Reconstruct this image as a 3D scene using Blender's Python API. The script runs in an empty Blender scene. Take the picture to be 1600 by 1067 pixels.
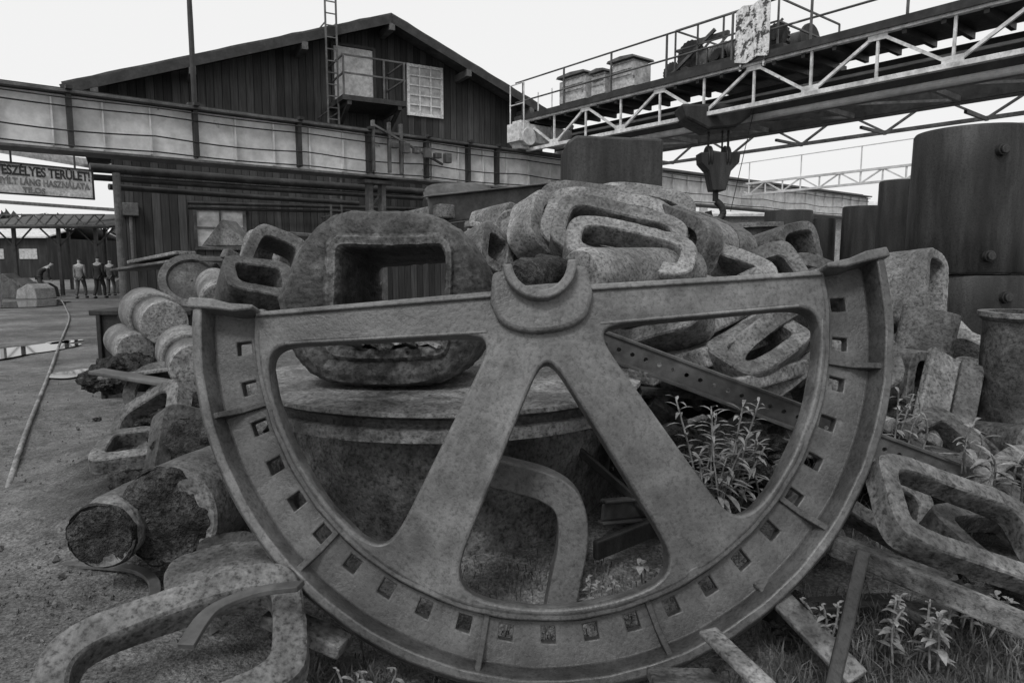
import bpy, math, random, bmesh
from mathutils import Vector, Matrix, Euler, noise
R=random.Random(7)
rad=math.radians
scene=bpy.context.scene
H=1.6; F=1067.0; PIT=rad(6.6)
cp,sp=math.cos(PIT),math.sin(PIT)
# survey helpers: bearing of a point as seen from the standing place + its real distance -> world metres
def ray(u,v):
    a=(u-800)/F; b=(533.5-v)/F
    return a, cp+b*sp, -sp+b*cp
def at(u,v,d):
    a,y,z=ray(u,v); s=d/y
    return Vector((a*s,d,H+z*s))
def gr(u,v,z0=0.0):
    a,y,z=ray(u,v); s=(z0-H)/z
    return Vector((a*s,y*s,z0))
# ---------------------------------------------------------------- materials
def nt(name):
    m=bpy.data.materials.new(name); m.use_nodes=True
    t=m.node_tree; b=t.nodes['Principled BSDF']; return m,t,b
def ramp(t,fac,stops):
    r=t.nodes.new('ShaderNodeValToRGB'); e=r.color_ramp.elements
    while len(e)<len(stops): e.new(0.5)
    for i,(p,c) in enumerate(stops):
        e[i].position=p; e[i].color=(c,c,c,1)
    t.links.new(fac,r.inputs[0]); return r.outputs[0]
def noi(t,vec,scale,detail=6,rough=.6):
    n=t.nodes.new('ShaderNodeTexNoise'); n.inputs['Scale'].default_value=scale
    n.inputs['Detail'].default_value=detail; n.inputs['Roughness'].default_value=rough
    if vec is not None: t.links.new(vec,n.inputs['Vector'])
    return n.outputs['Fac']
def mul(t,a,b,op='MULTIPLY'):
    n=t.nodes.new('ShaderNodeMath'); n.operation=op
    for i,x in enumerate((a,b)):
        if isinstance(x,(int,float)): n.inputs[i].default_value=x
        else: t.links.new(x,n.inputs[i])
    return n.outputs[0]
MATS={}
def M(name,c,lo=.55,hi=1.5,scale=5,rough=.75,bump=0,spot=0.0,spotc=.3,grain=45,bd=.012,g=.3,edge=False,streak=False,mid_=.3,spec=.3):
    if name in MATS: return MATS[name]
    m,t,b=nt(name)
    tc=t.nodes.new('ShaderNodeTexCoord').outputs['Object']
    if streak:
        mp=t.nodes.new('ShaderNodeMapping'); mp.inputs['Scale'].default_value=(1,1,.14); t.links.new(tc,mp.inputs[0]); tv=mp.outputs[0]
    else: tv=tc
    n1=noi(t,tv,scale,3,.6); n3=noi(t,tv,scale*5.1,3,.65)
    col=mul(t,ramp(t,n1,[(.32,c*lo),(.5,c),(.7,c*hi)]),ramp(t,n3,[(.33,1-mid_),(.5,1),(.68,1+mid_)]))
    hgt=n3
    if bump>.3:
        n2=noi(t,tc,grain,3,.72); col=mul(t,col,ramp(t,n2,[(.34,max(.1,1-g*2)),(.47,1),(.68,1+g*1.3)]))
        hgt=mul(t,n3,mul(t,n2,.6),'ADD')
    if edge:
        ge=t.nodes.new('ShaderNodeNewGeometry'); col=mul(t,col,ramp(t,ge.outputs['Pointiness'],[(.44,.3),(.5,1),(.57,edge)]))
    if spot>0:
        s=noi(t,tc,scale*1.7,4,.75)
        mask=ramp(t,s,[(.5+.18*(1-spot),0),(.56+.18*(1-spot),1)])
        mx=t.nodes.new('ShaderNodeMix'); mx.data_type='FLOAT'
        t.links.new(mask,mx.inputs[0]); t.links.new(col,mx.inputs[2]); mx.inputs[3].default_value=spotc
        col=mx.outputs[0]
    t.links.new(col,b.inputs['Base Color']); b.inputs['Specular IOR Level'].default_value=spec
    rr=ramp(t,n3,[(.3,max(0,rough-.12)),(.7,min(1,rough+.12))]); t.links.new(rr,b.inputs['Roughness'])
    if bump:
        bp=t.nodes.new('ShaderNodeBump'); bp.inputs['Strength'].default_value=bump; bp.inputs['Distance'].default_value=bd
        t.links.new(hgt,bp.inputs['Height']); t.links.new(bp.outputs[0],b.inputs['Normal'])
    MATS[name]=m; return m
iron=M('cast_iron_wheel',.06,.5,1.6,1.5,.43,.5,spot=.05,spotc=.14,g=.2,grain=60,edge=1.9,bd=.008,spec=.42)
ironp=M('cast_iron_plain',.052,.5,1.6,1.5,.5,.5,g=.2,grain=60,bd=.008)
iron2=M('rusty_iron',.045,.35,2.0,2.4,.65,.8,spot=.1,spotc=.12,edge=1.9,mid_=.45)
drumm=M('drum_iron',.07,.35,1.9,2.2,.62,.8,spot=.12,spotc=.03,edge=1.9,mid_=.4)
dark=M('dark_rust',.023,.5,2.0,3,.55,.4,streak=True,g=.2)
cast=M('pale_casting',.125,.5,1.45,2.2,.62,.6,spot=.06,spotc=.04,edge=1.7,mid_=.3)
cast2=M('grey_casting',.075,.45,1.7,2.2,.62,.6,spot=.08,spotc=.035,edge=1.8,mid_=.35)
slag=M('slag_crust',.035,.25,2.4,8,.9,1.0,bd=.05,grain=50,g=.4,mid_=.5)
white=M('flaking_white_paint',.55,.75,1.2,2,.6,0,spot=.18,spotc=.09)
girderm=M('weathered_girder_paint',.56,.78,1.12,1.2,.6,0,spot=.06,spotc=.2,mid_=.15)
steel=M('dark_steel',.028,.6,1.6,3,.5,0)
midsteel=M('weathered_steel',.08,.6,1.5,3,.55,0,spot=.1,spotc=.2)
glass=M('milky_glass',.42,.9,1.1,1,.35)
frameW=M('window_frame_paint',.6,.85,1.1,3,.6)
roofm=M('roof_felt',.06,.6,1.5,2,.85)
rooflt=M('pale_roof_sheet',.5,.8,1.15,1,.6)
concrete=M('concrete',.27,.7,1.25,3,.85)
leafm=M('leaf',.175,.5,1.5,14,.5)
grassm=M('grass_blades',.09,.4,2.0,6,.7)
stonem=M('gravel',.11,.4,1.9,3,.9)
skinm=M('skin',.35,.9,1.1,5,.6); hairm=M('hair',.03,.8,1.2,9,.7)
cloth1=M('dark_cloth',.03,.7,1.3,6,.9); cloth2=M('grey_cloth',.17,.8,1.2,6,.9); cloth3=M('mid_cloth',.07,.8,1.2,6,.9)
treem=M('foliage',.07,.5,1.6,4,.8)
letterm=M('faded_lettering',.04,.7,1.8,10,.8)
letterf=M('worn_lettering',.2,.7,1.4,10,.8)
def plank_mat():
    m,t,b=nt('dark_planks'); tc=t.nodes.new('ShaderNodeTexCoord').outputs['Object']
    sx=t.nodes.new('ShaderNodeSeparateXYZ'); t.links.new(tc,sx.inputs[0])
    x=mul(t,mul(t,sx.outputs[0],sx.outputs[1],'ADD'),4.6)
    fl=mul(t,x,0,'FLOOR'); fr=mul(t,x,0,'FRACT')
    wn=t.nodes.new('ShaderNodeTexWhiteNoise'); wn.noise_dimensions='1D'; t.links.new(fl,wn.inputs['W'])
    per=ramp(t,wn.outputs['Value'],[(0,.6),(1,1.5)])
    gro=ramp(t,fr,[(0,.15),(.07,1),(.93,1),(1,.15)])
    mp=t.nodes.new('ShaderNodeMapping'); mp.inputs['Scale'].default_value=(14,14,.8); t.links.new(tc,mp.inputs[0])
    st=ramp(t,noi(t,mp.outputs[0],1.5,3,.7),[(.3,.6),(.7,1.5)])
    big=ramp(t,noi(t,tc,.35,3,.6),[(.3,.65),(.7,1.4)])
    col=mul(t,mul(t,mul(t,mul(t,per,gro),st),big),.036)
    t.links.new(col,b.inputs['Base Color']); b.inputs['Roughness'].default_value=.8; b.inputs['Specular IOR Level'].default_value=.3
    bp=t.nodes.new('ShaderNodeBump'); bp.inputs['Strength'].default_value=.6; bp.inputs['Distance'].default_value=.03
    t.links.new(gro,bp.inputs['Height']); t.links.new(bp.outputs[0],b.inputs['Normal']); return m
planks=plank_mat()
def ground_mat():
    m,t,b=nt('yard_dirt'); tc=t.nodes.new('ShaderNodeTexCoord').outputs['Object']
    a=ramp(t,noi(t,tc,.5,4,.65),[(.3,.065),(.5,.115),(.7,.19)])
    c=ramp(t,noi(t,tc,7,4,.7),[(.3,.5),(.7,1.45)]); d=ramp(t,noi(t,tc,60,1,.75),[(.3,.45),(.5,1),(.72,1.55)])
    col=mul(t,mul(t,a,c),d)
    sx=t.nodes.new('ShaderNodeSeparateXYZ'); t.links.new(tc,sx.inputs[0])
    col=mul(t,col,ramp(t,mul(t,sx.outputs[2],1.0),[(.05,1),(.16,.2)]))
    t.links.new(col,b.inputs['Base Color']); b.inputs['Specular IOR Level'].default_value=.3
    r=ramp(t,noi(t,tc,.7,2,.6),[(.38,.5),(.55,.92)]); t.links.new(r,b.inputs['Roughness'])
    bp=t.nodes.new('ShaderNodeBump'); bp.inputs['Strength'].default_value=.85; bp.inputs['Distance'].default_value=.035
    t.links.new(noi(t,tc,12,4,.75),bp.inputs['Height'])
    t.links.new(bp.outputs[0],b.inputs['Normal']); return m
dirt=ground_mat()
wm,wt,wb=nt('puddle_water'); wb.inputs['Base Color'].default_value=(.05,.05,.05,1); wb.inputs['Roughness'].default_value=.04
# ---------------------------------------------------------------- mesh builder
def basis(p,q,up=Vector((0,0,1))):
    d=(q-p); L=d.length; d=d/L
    if abs(d.dot(up))>.98: up=Vector((0,1,0))
    s=d.cross(up).normalized(); w=s.cross(d).normalized()
    return d,s,w,L
class MB:
    def __init__(s): s.v=[]; s.f=[]
    def add(s,vs,fs,mat=None):
        o=len(s.v)
        s.v+= [ (mat@Vector(x)) if mat else Vector(x) for x in vs]
        s.f+= [tuple(i+o for i in f) for f in fs]; return s
    def box(s,c,sz,mat=None):
        c=Vector(c); a,b,d=[x/2 for x in sz]
        vs=[c+Vector((i*a,j*b,k*d)) for i in(-1,1) for j in(-1,1) for k in(-1,1)]
        return s.add(vs,[(0,1,3,2),(4,6,7,5),(0,4,5,1),(2,3,7,6),(0,2,6,4),(1,5,7,3)],mat)
    def beam(s,p,q,w,h,up=(0,0,1),roll=0):
        p=Vector(p);q=Vector(q); d,a,b,L=basis(p,q,Vector(up))
        if roll:
            c_,s_=math.cos(roll),math.sin(roll); a,b=a*c_+b*s_,b*c_-a*s_
        vs=[]
        for e in (p,q):
            for i,j in((-1,-1),(1,-1),(1,1),(-1,1)): vs.append(e+a*(i*w/2)+b*(j*h/2))
        return s.add(vs,[(3,2,1,0),(4,5,6,7),(0,1,5,4),(1,2,6,5),(2,3,7,6),(3,0,4,7)])
    def tube(s,pts,r,n=8,cap=True):
        pts=[Vector(x) for x in pts]; rs=r if isinstance(r,(list,tuple)) else [r]*len(pts)
        vs=[];up=Vector((0,0,1))
        for i,p in enumerate(pts):
            a=pts[max(0,i-1)]; b=pts[min(len(pts)-1,i+1)]
            d,x,y,L=basis(a,b,up)
            for k in range(n):
                t=2*math.pi*k/n; vs.append(p+x*(rs[i]*math.cos(t))+y*(rs[i]*math.sin(t)))
        fs=[]
        for i in range(len(pts)-1):
            for k in range(n):
                fs.append((i*n+k,i*n+(k+1)%n,(i+1)*n+(k+1)%n,(i+1)*n+k))
        if cap: fs.append(tuple(range(n-1,-1,-1))); fs.append(tuple((len(pts)-1)*n+k for k in range(n)))
        return s.add(vs,fs)
    def cyl(s,p,q,r,n=24,r2=None): return s.tube([p,q],[r,r if r2 is None else r2],n)
    def lathe(s,prof,p,q,n=48,closed=True):
        p=Vector(p);q=Vector(q); d,x,y,L=basis(p,q); vs=[];fs=[];K=len(prof)
        for k in range(n):
            t=2*math.pi*k/n
            for r,h in prof: vs.append(p+d*h+x*(r*math.cos(t))+y*(r*math.sin(t)))
        for k in range(n):
            for i in range(K if closed else K-1):
                j=(i+1)%K; fs.append((k*K+i,k*K+j,((k+1)%n)*K+j,((k+1)%n)*K+i))
        return s.add(vs,fs)
    def pipe(s,p,q,r,ri,n=40,lip=0.0):
        p=Vector(p);q=Vector(q); L=(q-p).length; c=.012
        if lip: prof=[(ri,0),(r+lip,0),(r+lip,.06),(r,.08),(r,L),(ri,L)]
        else: prof=[(ri,c),(ri+c,0),(r-c,0),(r,c),(r,L*.33),(r,L*.66),(r,L-c),(r-c,L),(ri,L),(ri,L*.5)]
        return s.lathe(prof,p,q,n)
    def prism(s,poly,y0,y1,mat=None):
        n=len(poly); vs=[(x,y0,z) for x,z in poly]+[(x,y1,z) for x,z in poly]
        fs=[tuple(range(n)),tuple(range(2*n-1,n-1,-1))]+[(i,i+n,(i+1)%n+n,(i+1)%n) for i in range(n)]
        return s.add(vs,fs,mat)
    def frame(s,w,h,band,t,n=4,N=88,arc=(0,1),taper=0,band2=None,mat=None,wob=0.0,seed=0,inn=None):
        band2=band2 or band; inn=inn or n*1.3
        def se(a,b,e,th): 
            c,si=abs(math.cos(th))/a,abs(math.sin(th))/b
            return (c**e+si**e)**(-1/e)
        full=arc==(0,1); K=10; vs=[];cnt=N if full else N+1
        c=min(band,t)*.1
        for k in range(cnt):
            th=2*math.pi*(arc[0]+(arc[1]-arc[0])*k/N)
            th=math.atan2(h*math.sin(th),w*math.cos(th))
            ro=se(w/2,h/2,n,th); ri=se(w/2-band,h/2-band2,inn,th)
            for r,y in((ro,-t/2+c),(ro,0),(ro,t/2-c),(ro-c,t/2),(ri+c,t/2),(ri,t/2-c),(ri,0),(ri,-t/2+c),(ri+c,-t/2),(ro-c,-t/2)):
                x,z=r*math.cos(th),r*math.sin(th)
                p=Vector((x*(1+taper*z),y,z))
                if wob: p+=noise.noise_vector(p*1.6+Vector((seed,seed*.7,0)))*wob
                vs.append(p)
        fs=[]
        for k in range(N):
            a=k*K; b=((k+1)%cnt)*K
            for i in range(K): fs.append((a+i,a+(i+1)%K,b+(i+1)%K,b+i))
        if not full:
            fs.append(tuple(range(K-1,-1,-1))); fs.append(tuple(N*K+i for i in range(K)))
        return s.add(vs,fs,mat)
    def obj(s,name,mat,parent=None,label=None,category=None,group=None,kind=None,bevel=0,smooth=False,local=False,disp=0,sub=0,dscale=.25,seg=2):
        if local or not s.v: o=Vector((0,0,0))
        else:
            xs=[v.x for v in s.v];ys=[v.y for v in s.v];zs=[v.z for v in s.v]
            o=Vector(((min(xs)+max(xs))/2,(min(ys)+max(ys))/2,min(zs)))
        me=bpy.data.meshes.new(name); me.from_pydata([v-o for v in s.v],[],s.f); me.validate()
        bm=bmesh.new(); bm.from_mesh(me); bmesh.ops.recalc_face_normals(bm,faces=bm.faces); bm.to_mesh(me); bm.free()
        me.materials.append(mat)
        ob=bpy.data.objects.new(name,me); scene.collection.objects.link(ob)
        if parent is not None:
            ob.parent=parent
            ob.location=o if local else o-parent.location
        else: ob.location=o
        return fin(ob,label,category,group,kind,bevel,smooth,disp,sub,dscale,seg)
TEX={}
def fin(ob,label=None,category=None,group=None,kind=None,bevel=0,smooth=False,disp=0,sub=0,dscale=.25,seg=2):
    if label: ob['label']=label
    if category: ob['category']=category
    if group: ob['group']=group
    if kind: ob['kind']=kind
    if bevel:
        b=ob.modifiers.new('b','BEVEL'); b.width=bevel; b.segments=seg; b.limit_method='ANGLE'; b.angle_limit=rad(38)
    if sub:
        b=ob.modifiers.new('s','SUBSURF'); b.levels=sub; b.render_levels=sub
        if smooth!='cc': b.subdivision_type='SIMPLE'
    if disp:
        if dscale not in TEX:
            tx=bpy.data.textures.new('clouds','CLOUDS'); tx.noise_scale=dscale; tx.noise_depth=3; TEX[dscale]=tx
        d=ob.modifiers.new('d','DISPLACE'); d.texture=TEX[dscale]; d.strength=disp; d.texture_coords='GLOBAL'; d.mid_level=.5
    if smooth:
        for p in ob.data.polygons: p.use_smooth=True
        if smooth is True:
            try: ob.data.set_sharp_from_angle(angle=rad(40))
            except Exception: pass
    return ob
def empty(name,label,category,loc,rot=(0,0,0),group=None):
    e=bpy.data.objects.new(name,None); scene.collection.objects.link(e)
    e.location=loc; e.rotation_euler=rot; e['label']=label; e['category']=category
    if group: e['group']=group
    e.empty_display_size=.2
    return e
# ---------------------------------------------------------------- camera / light
cam=bpy.data.objects.new('camera',bpy.data.cameras.new('camera')); scene.collection.objects.link(cam)
cam.location=(0,0,H); cam.rotation_euler=(rad(90)-PIT,0,0); cam.data.lens=24; cam.data.sensor_width=36; cam.data.clip_end=2000; cam.data.clip_start=.05
scene.camera=cam
w=bpy.data.worlds.new('World'); scene.world=w; w.use_nodes=True; t=w.node_tree
bg=t.nodes['Background']; sky=t.nodes.new('ShaderNodeTexSky'); sky.sky_type='NISHITA'; sky.sun_disc=False
sky.sun_elevation=rad(52); sky.sun_rotation=rad(200); sky.dust_density=6; sky.air_density=1.5
bw=t.nodes.new('ShaderNodeRGBToBW'); t.links.new(sky.outputs[0],bw.inputs[0])
ov=t.nodes.new('ShaderNodeMix'); ov.data_type='FLOAT'; ov.inputs[0].default_value=.75; t.links.new(bw.outputs[0],ov.inputs[2]); ov.inputs[3].default_value=11.0
t.links.new(ov.outputs[0],bg.inputs[0]); bg.inputs[1].default_value=.1
sun=bpy.data.objects.new('sun',bpy.data.lights.new('sun','SUN')); scene.collection.objects.link(sun)
sun.data.energy=1.5; sun.data.angle=rad(12); sun.data.color=(1,1,1); sun.rotation_euler=(rad(38),rad(0),rad(-20))
scene.view_settings.view_transform='Standard'
try: scene.view_settings.look='None'
except Exception: pass
# ---------------------------------------------------------------- ground
def hgt(x,y):
    h=1.25*math.exp(-((x-1.5)/1.9)**2-((y-7.2)/1.9)**2)
    h+=.5*math.exp(-((x-4.0)/1.6)**2-((y-6.6)/1.8)**2)
    h+=.3*math.exp(-((x+2.5)/.8)**2-((y-5.6)/1.6)**2)
    h+=.25*math.exp(-((x-2.6)/1.2)**2-((y-4.2)/.8)**2)
    h-=.17*math.exp(-((x-.1)/1.1)**4-((y-2.5)/.75)**4)
    return h
mb=MB(); N=170
xs=[-400,-150,-60,-30]+[-14+28*i/N for i in range(N+1)]+[30,60,150,400]
ys=[-60,-20,-5]+[0+24*i/N for i in range(N+1)]+[32,45,70,150,500]
for y in ys:
    for x in xs:
        z=0
        if abs(x)<=14 and 0<=y<=24:
            h=hgt(x,y); z=h*(1+.5*noise.noise(Vector((x*1.7,y*1.7,3)))+.3*noise.noise(Vector((x*5,y*5,3)))) if h>.01 else h
            z+=.018*noise.noise(Vector((x*1.1,y*1.1,0)))+.01*noise.noise(Vector((x*4,y*4,5)))
        mb.v.append(Vector((x,y,z)))
nx=len(xs)
mb.f=[(j*nx+i,j*nx+i+1,(j+1)*nx+i+1,(j+1)*nx+i) for j in range(len(ys)-1) for i in range(nx-1)]
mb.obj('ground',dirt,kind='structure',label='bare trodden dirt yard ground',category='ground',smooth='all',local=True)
for (u,v,du,dv) in((45,549,46,14),(118,586,32,7),(20,476,70,6),(100,536,18,3)):
    c=gr(u,v); e=gr(u+du,v); f=gr(u,v-dv); rx=e.x-c.x; ry=f.y-c.y; mb=MB(); vs=[]
    for k in range(40):
        th=k/40*2*math.pi; r=1+.55*noise.noise(Vector((math.cos(th)*1.3+u,math.sin(th)*1.3,v)))
        vs.append(c+Vector((rx*math.cos(th)*r,ry*math.sin(th)*r,.026)))
    mb.add(vs,[tuple(range(40))]); mb.obj('puddle',wm,kind='structure',label='shallow rain puddle on the dirt yard',category='puddle')
mb=MB()
ico=[Vector(p).normalized() for p in((1,0,0),(-1,0,0),(0,1,0),(0,-1,0),(0,0,1),(0,0,-1))]
icf=[(0,2,4),(2,1,4),(1,3,4),(3,0,4),(2,0,5),(1,2,5),(3,1,5),(0,3,5)]
for i in range(5200):
    y=R.uniform(1.8,9); x=R.uniform(-8,-.2) if R.random()<.75 else R.uniform(0,6)
    if R.random()<.3: x=R.uniform(-2.6,-.8); y=R.uniform(2,4)
    s=R.uniform(.003,.010)*(1+2*(R.random()<.04)); m=Matrix.Translation((x,y,hgt(x,y)+s*.3))@Euler((R.random()*6,R.random()*6,R.random()*6)).to_matrix().to_4x4()@Matrix.Diagonal((s*R.uniform(.7,1.6),s,s*R.uniform(.5,1),1))
    mb.add(ico,icf,m)
mb.obj('gravel',stonem,kind='stuff',label='loose gravel and clinker strewn on the dirt',category='gravel')
# ---------------------------------------------------------------- half wheel
C=Vector((.135,3.13,1.395))
wheelM=Matrix.Rotation(rad(-18),4,'X')@Matrix.Rotation(rad(-4.3),4,'Y')
wheel=empty('half_flywheel','huge half cast-iron spoked wheel leaning against scrap',"wheel",C,wheelM.to_euler())
wheel.scale=(.965,1,1)
prof=[(1.585,-.14),(1.55,-.14),(1.53,-.03),(1.44,-.012),(1.375,-.006),(1.352,-.004),(1.345,-.05),(1.305,-.055),(1.293,-.035),(1.293,.05),(1.31,.07),(1.375,.05),(1.44,.05),(1.50,.06),(1.55,.13),(1.61,.13),(1.61,.02),(1.575,.01),(1.575,-.045),(1.61,-.055),(1.61,-.095),(1.60,-.105)]
HF=3; HB=11
angs=[]; holes=set()
angs+=[176.8,178.4,180.0]
for i in range(24):
    c=180+(i+.5)*7.5
    for dlt in(-2.5,-1.25,1.25,2.5,3.75):
        angs.append(c+dlt)
        if dlt==1.25: holes.add(len(angs)-2)
angs+=[361.6,363.2]
mb=MB();K=len(prof)
for a in angs:
    a_=rad(a)
    for r,y in prof:
        wv=.008*noise.noise(Vector((r*9,a*.2,y*9)))
        mb.v.append(Vector(((r+wv)*math.cos(a_),y+wv,(r+wv)*math.sin(a_))))
for j in range(len(angs)-1):
    for i in range(K):
        if j in holes and i in(HF,HB): continue
        k=(i+1)%K; mb.f.append((j*K+i,j*K+k,(j+1)*K+k,(j+1)*K+i))
    if j in holes:
        a,b,c,d=j*K+HF,j*K+HF+1,j*K+HB,j*K+HB+1
        A,B,Cc,D=a+K,b+K,c+K,d+K
        mb.f+=[(a,d,D,A),(b,B,Cc,c),(a,b,c,d),(A,D,Cc,B)]
mb.f.append(tuple(range(K))); mb.f.append(tuple((len(angs)-1)*K+i for i in range(K)))
mb.obj('rim',iron,parent=wheel,local=True,bevel=.006,smooth=True)
def smooth_poly(pts,sp_=.02,it=50):
    out=[]
    n=len(pts)
    for i in range(n):
        a=Vector(pts[i]);b=Vector(pts[(i+1)%n]); m=max(1,round((b-a).length/sp_))
        for k in range(m): out.append(a.lerp(b,k/m))
    for _ in range(it):
        out=[(out[i-1]+out[i]*2+out[(i+1)%len(out)])/4 for i in range(len(out))]
    return out
def fill_curve(name,loops,ext,bev):
    cu=bpy.data.curves.new(name,'CURVE'); cu.dimensions='2D'; cu.fill_mode='BOTH'; cu.extrude=ext; cu.bevel_depth=bev; cu.bevel_resolution=2; cu.offset=-bev
    for lp in loops:
        s=cu.splines.new('POLY'); s.points.add(len(lp)-1)
        for p,q in zip(s.points,lp): p.co=(q[0],q[1],0,1)
        s.use_cyclic_u=True
    o=bpy.data.objects.new(name,cu); scene.collection.objects.link(o)
    dg=bpy.context.evaluated_depsgraph_get(); me=bpy.data.meshes.new_from_object(o.evaluated_get(dg))
    bpy.data.objects.remove(o); return me
Rr=1.30
outer=[(1.33*math.cos(rad(a)),1.33*math.sin(rad(a))) for a in range(180,361,3)]
outer+=[(1.33,.05),(.2,.06),(-.2,.06),(-1.33,.05)]
def spoke_edge(sign,side,t_,wd):
    ux,uz=sign*.5,-.866
    nx_,nz=(side*.866, side*sign*.5)
    return (ux*t_+nx_*wd,uz*t_+nz*wd)
def opening_side(sign):
    p1=spoke_edge(sign,sign,.24,.118); p2=spoke_edge(sign,sign,1.27,.145)
    a2=math.degrees(math.atan2(p2[1],p2[0]))%360; a3=184 if sign<0 else 356
    pts=[(p1[0],-.118),p2]
    for k in range(1,13):
        a=rad(a2+(a3-a2)*k/12); pts.append((Rr*math.cos(a),Rr*math.sin(a)))
    return smooth_poly(pts,.02,45)
pl=spoke_edge(-1,1,1.27,.15); prr=spoke_edge(1,-1,1.27,.15)
a1=math.degrees(math.atan2(pl[1],pl[0]))%360; a2=math.degrees(math.atan2(prr[1],prr[0]))%360
mid=[(0,-.2),pl]+[(Rr*math.cos(rad(a1+(a2-a1)*k/12)),Rr*math.sin(rad(a1+(a2-a1)*k/12))) for k in range(1,12)]+[prr]
mid=smooth_poly(mid,.02,45)
me=fill_curve('spokes',[outer,opening_side(-1),mid,opening_side(1)],.042,.014)
me.transform(Matrix.Rotation(rad(90),4,'X')); me.materials.clear(); me.materials.append(iron)
sp_o=bpy.data.objects.new('spokes',me); scene.collection.objects.link(sp_o); sp_o.parent=wheel; fin(sp_o,smooth=True)
mb=MB()
for s in(-1,1):
    mb.prism([(s*.2,.045),(s*1.33,.035),(s*1.33,.058),(s*.2,.075)],-.075,.09)
    mb.prism([(s*.26,-.115),(s*1.2,-.1),(s*1.2,-.085),(s*.26,-.098)],-.06,-.03)
mb.obj('arm_flange',iron,parent=wheel,local=True,bevel=.007,smooth=True)
hz_=.035
hubp=[(.22,.12+hz_),(.135,.13+hz_)]+[(.125*math.cos(rad(a)),.13+hz_+.125*math.sin(rad(a))) for a in range(350,189,-12)]+[(-.135,.13+hz_),(-.22,.12+hz_),(-.24,.02)]
for k in range(1,24):
    th=math.pi+math.pi*k/24; n_=2.3; rr=((abs(math.cos(th))/.225)**n_+(abs(math.sin(th))/.135)**n_)**(-1/n_); hubp.append((rr*math.cos(th),rr*math.sin(th)))
hubp.append((.24,.02))
mb=MB(); mb.prism(hubp,-.10,.13); mb.obj('hub',iron,parent=wheel,local=True,bevel=.02,smooth=True,seg=3)
hb2=[(.17*math.cos(rad(a)),.135+hz_+.17*math.sin(rad(a))) for a in range(360,179,-9)]+[(.127*math.cos(rad(a)),.135+hz_+.127*math.sin(rad(a))) for a in range(180,361,9)]
mb=MB(); mb.prism(hb2,-.16,-.10); mb.prism([(-.122,.055+hz_),(.122,.055+hz_),(.09,.03+hz_),(0,.01+hz_),(-.09,.03+hz_)],-.08,.1); mb.obj('bearing_lip',iron,parent=wheel,local=True,bevel=.01,smooth=True,seg=3)
for a in(195,223,255,285,317,345):
    mb=MB(); mm=Matrix.Rotation(-rad(a),4,'Y')
    vs=[(1.345,-.02),(1.35,0.0),(1.525,-.01),(1.55,-.12),(1.53,-.115),(1.45,-.04)]
    n=len(vs); V=[(x,y,-.013) for x,y in vs]+[(x,y,.013) for x,y in vs]
    mb.add(V,[tuple(range(n)),tuple(range(2*n-1,n-1,-1))]+[(i,i+n,(i+1)%n+n,(i+1)%n) for i in range(n)],mm)
    mb.obj('gusset',ironp,parent=wheel,local=True,bevel=.004)
for s in(-1,1):
    mb=MB(); mb.prism([(s*1.31,.05),(s*1.31,.07),(s*1.42,.085),(s*1.5,.112),(s*1.60,.125),(s*1.61,.08),(s*1.5,.065),(s*1.40,.045)],-.155,.13)
    mb.obj('joint_flange',iron,parent=wheel,local=True,bevel=.008,smooth=True)
# ---------------------------------------------------------------- drum and big block
mb=MB(); dc=Vector((-.42,4.62,0)); T=Vector((0,0,2)); dz=-.09
mb.lathe([(0.02,.87+dz),(1.08,.87+dz),(1.11,.55),(1.09,.3),(1.07,0),(.02,0)],dc,dc+T,96)
drum=mb.obj('flanged_drum',drumm,label='large rusty cast iron drum standing on the ground',category='drum',smooth=True,sub=1,disp=.015)
mb=MB(); mb.lathe([(.02,.955+dz),(1.16,.955+dz),(1.28,.94+dz),(1.285,.92+dz),(1.25,.90+dz),(1.25,.86+dz),(1.29,.85+dz),(1.29,.79+dz),(1.25,.78+dz),(1.12,.775+dz),(1.08,.871+dz),(.02,.871+dz)],dc,dc+T,96)
mb.obj('flange',drumm,parent=drum,smooth=True,disp=.012,dscale=.12)
mb=MB(); m4=Matrix.Translation((-.735,4.22,1.375))@Euler((rad(-4),0,rad(-5))).to_matrix().to_4x4()
N=120
def loopblk(y,wx,hz,n,tp=0,off=0,xo=0): 
    out=[]
    for k in range(N):
        th=2*math.pi*k/N; th=math.atan2(hz*math.sin(th),wx*math.cos(th)); c,s_=abs(math.cos(th))/wx,abs(math.sin(th))/hz; r=(c**n+s_**n)**(-1/n)
        x,z=r*math.cos(th),r*math.sin(th); x*=1+tp*min(0,z)+(-tp*1.9*max(0,z)); z+=off; x+=xo
        out.append(m4@Vector((x,y,z)))
    return out
loops=[loopblk(-.1,.29,.272,14,0,.0,.07),loopblk(-.36,.305,.285,14,0,0,.07),loopblk(-.375,.315,.295,14,0,0,.07),loopblk(-.375,.35,.335,9,0,0,.06),loopblk(-.35,.37,.36,8,0,0,.05),loopblk(-.345,.49,.43,4.2,.2),loopblk(-.32,.555,.485,3.8,.28),loopblk(-.24,.625,.513,3.8,.32),loopblk(0,.65,.52,3.8,.32),loopblk(.3,.65,.52,3.8,.32),loopblk(.43,.6,.49,3.8,.3),loopblk(.5,.5,.43,4),loopblk(.5,.27,.24,14,0,.0,.05),loopblk(.2,.28,.26,14,0,.0,.06)]
vs=[p+noise.noise_vector(p*2)*.03 for l in loops for p in l]; L=len(loops)
mb.add(vs,[(i*N+k,i*N+(k+1)%N,((i+1)%L)*N+(k+1)%N,((i+1)%L)*N+k) for i in range(L) for k in range(N)])
blkc=mb.obj('hollow_block_casting',iron2,label='massive hollow casting with square opening resting on drum',category='casting',smooth=True,sub=2,disp=.022,dscale=.05)
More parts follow.
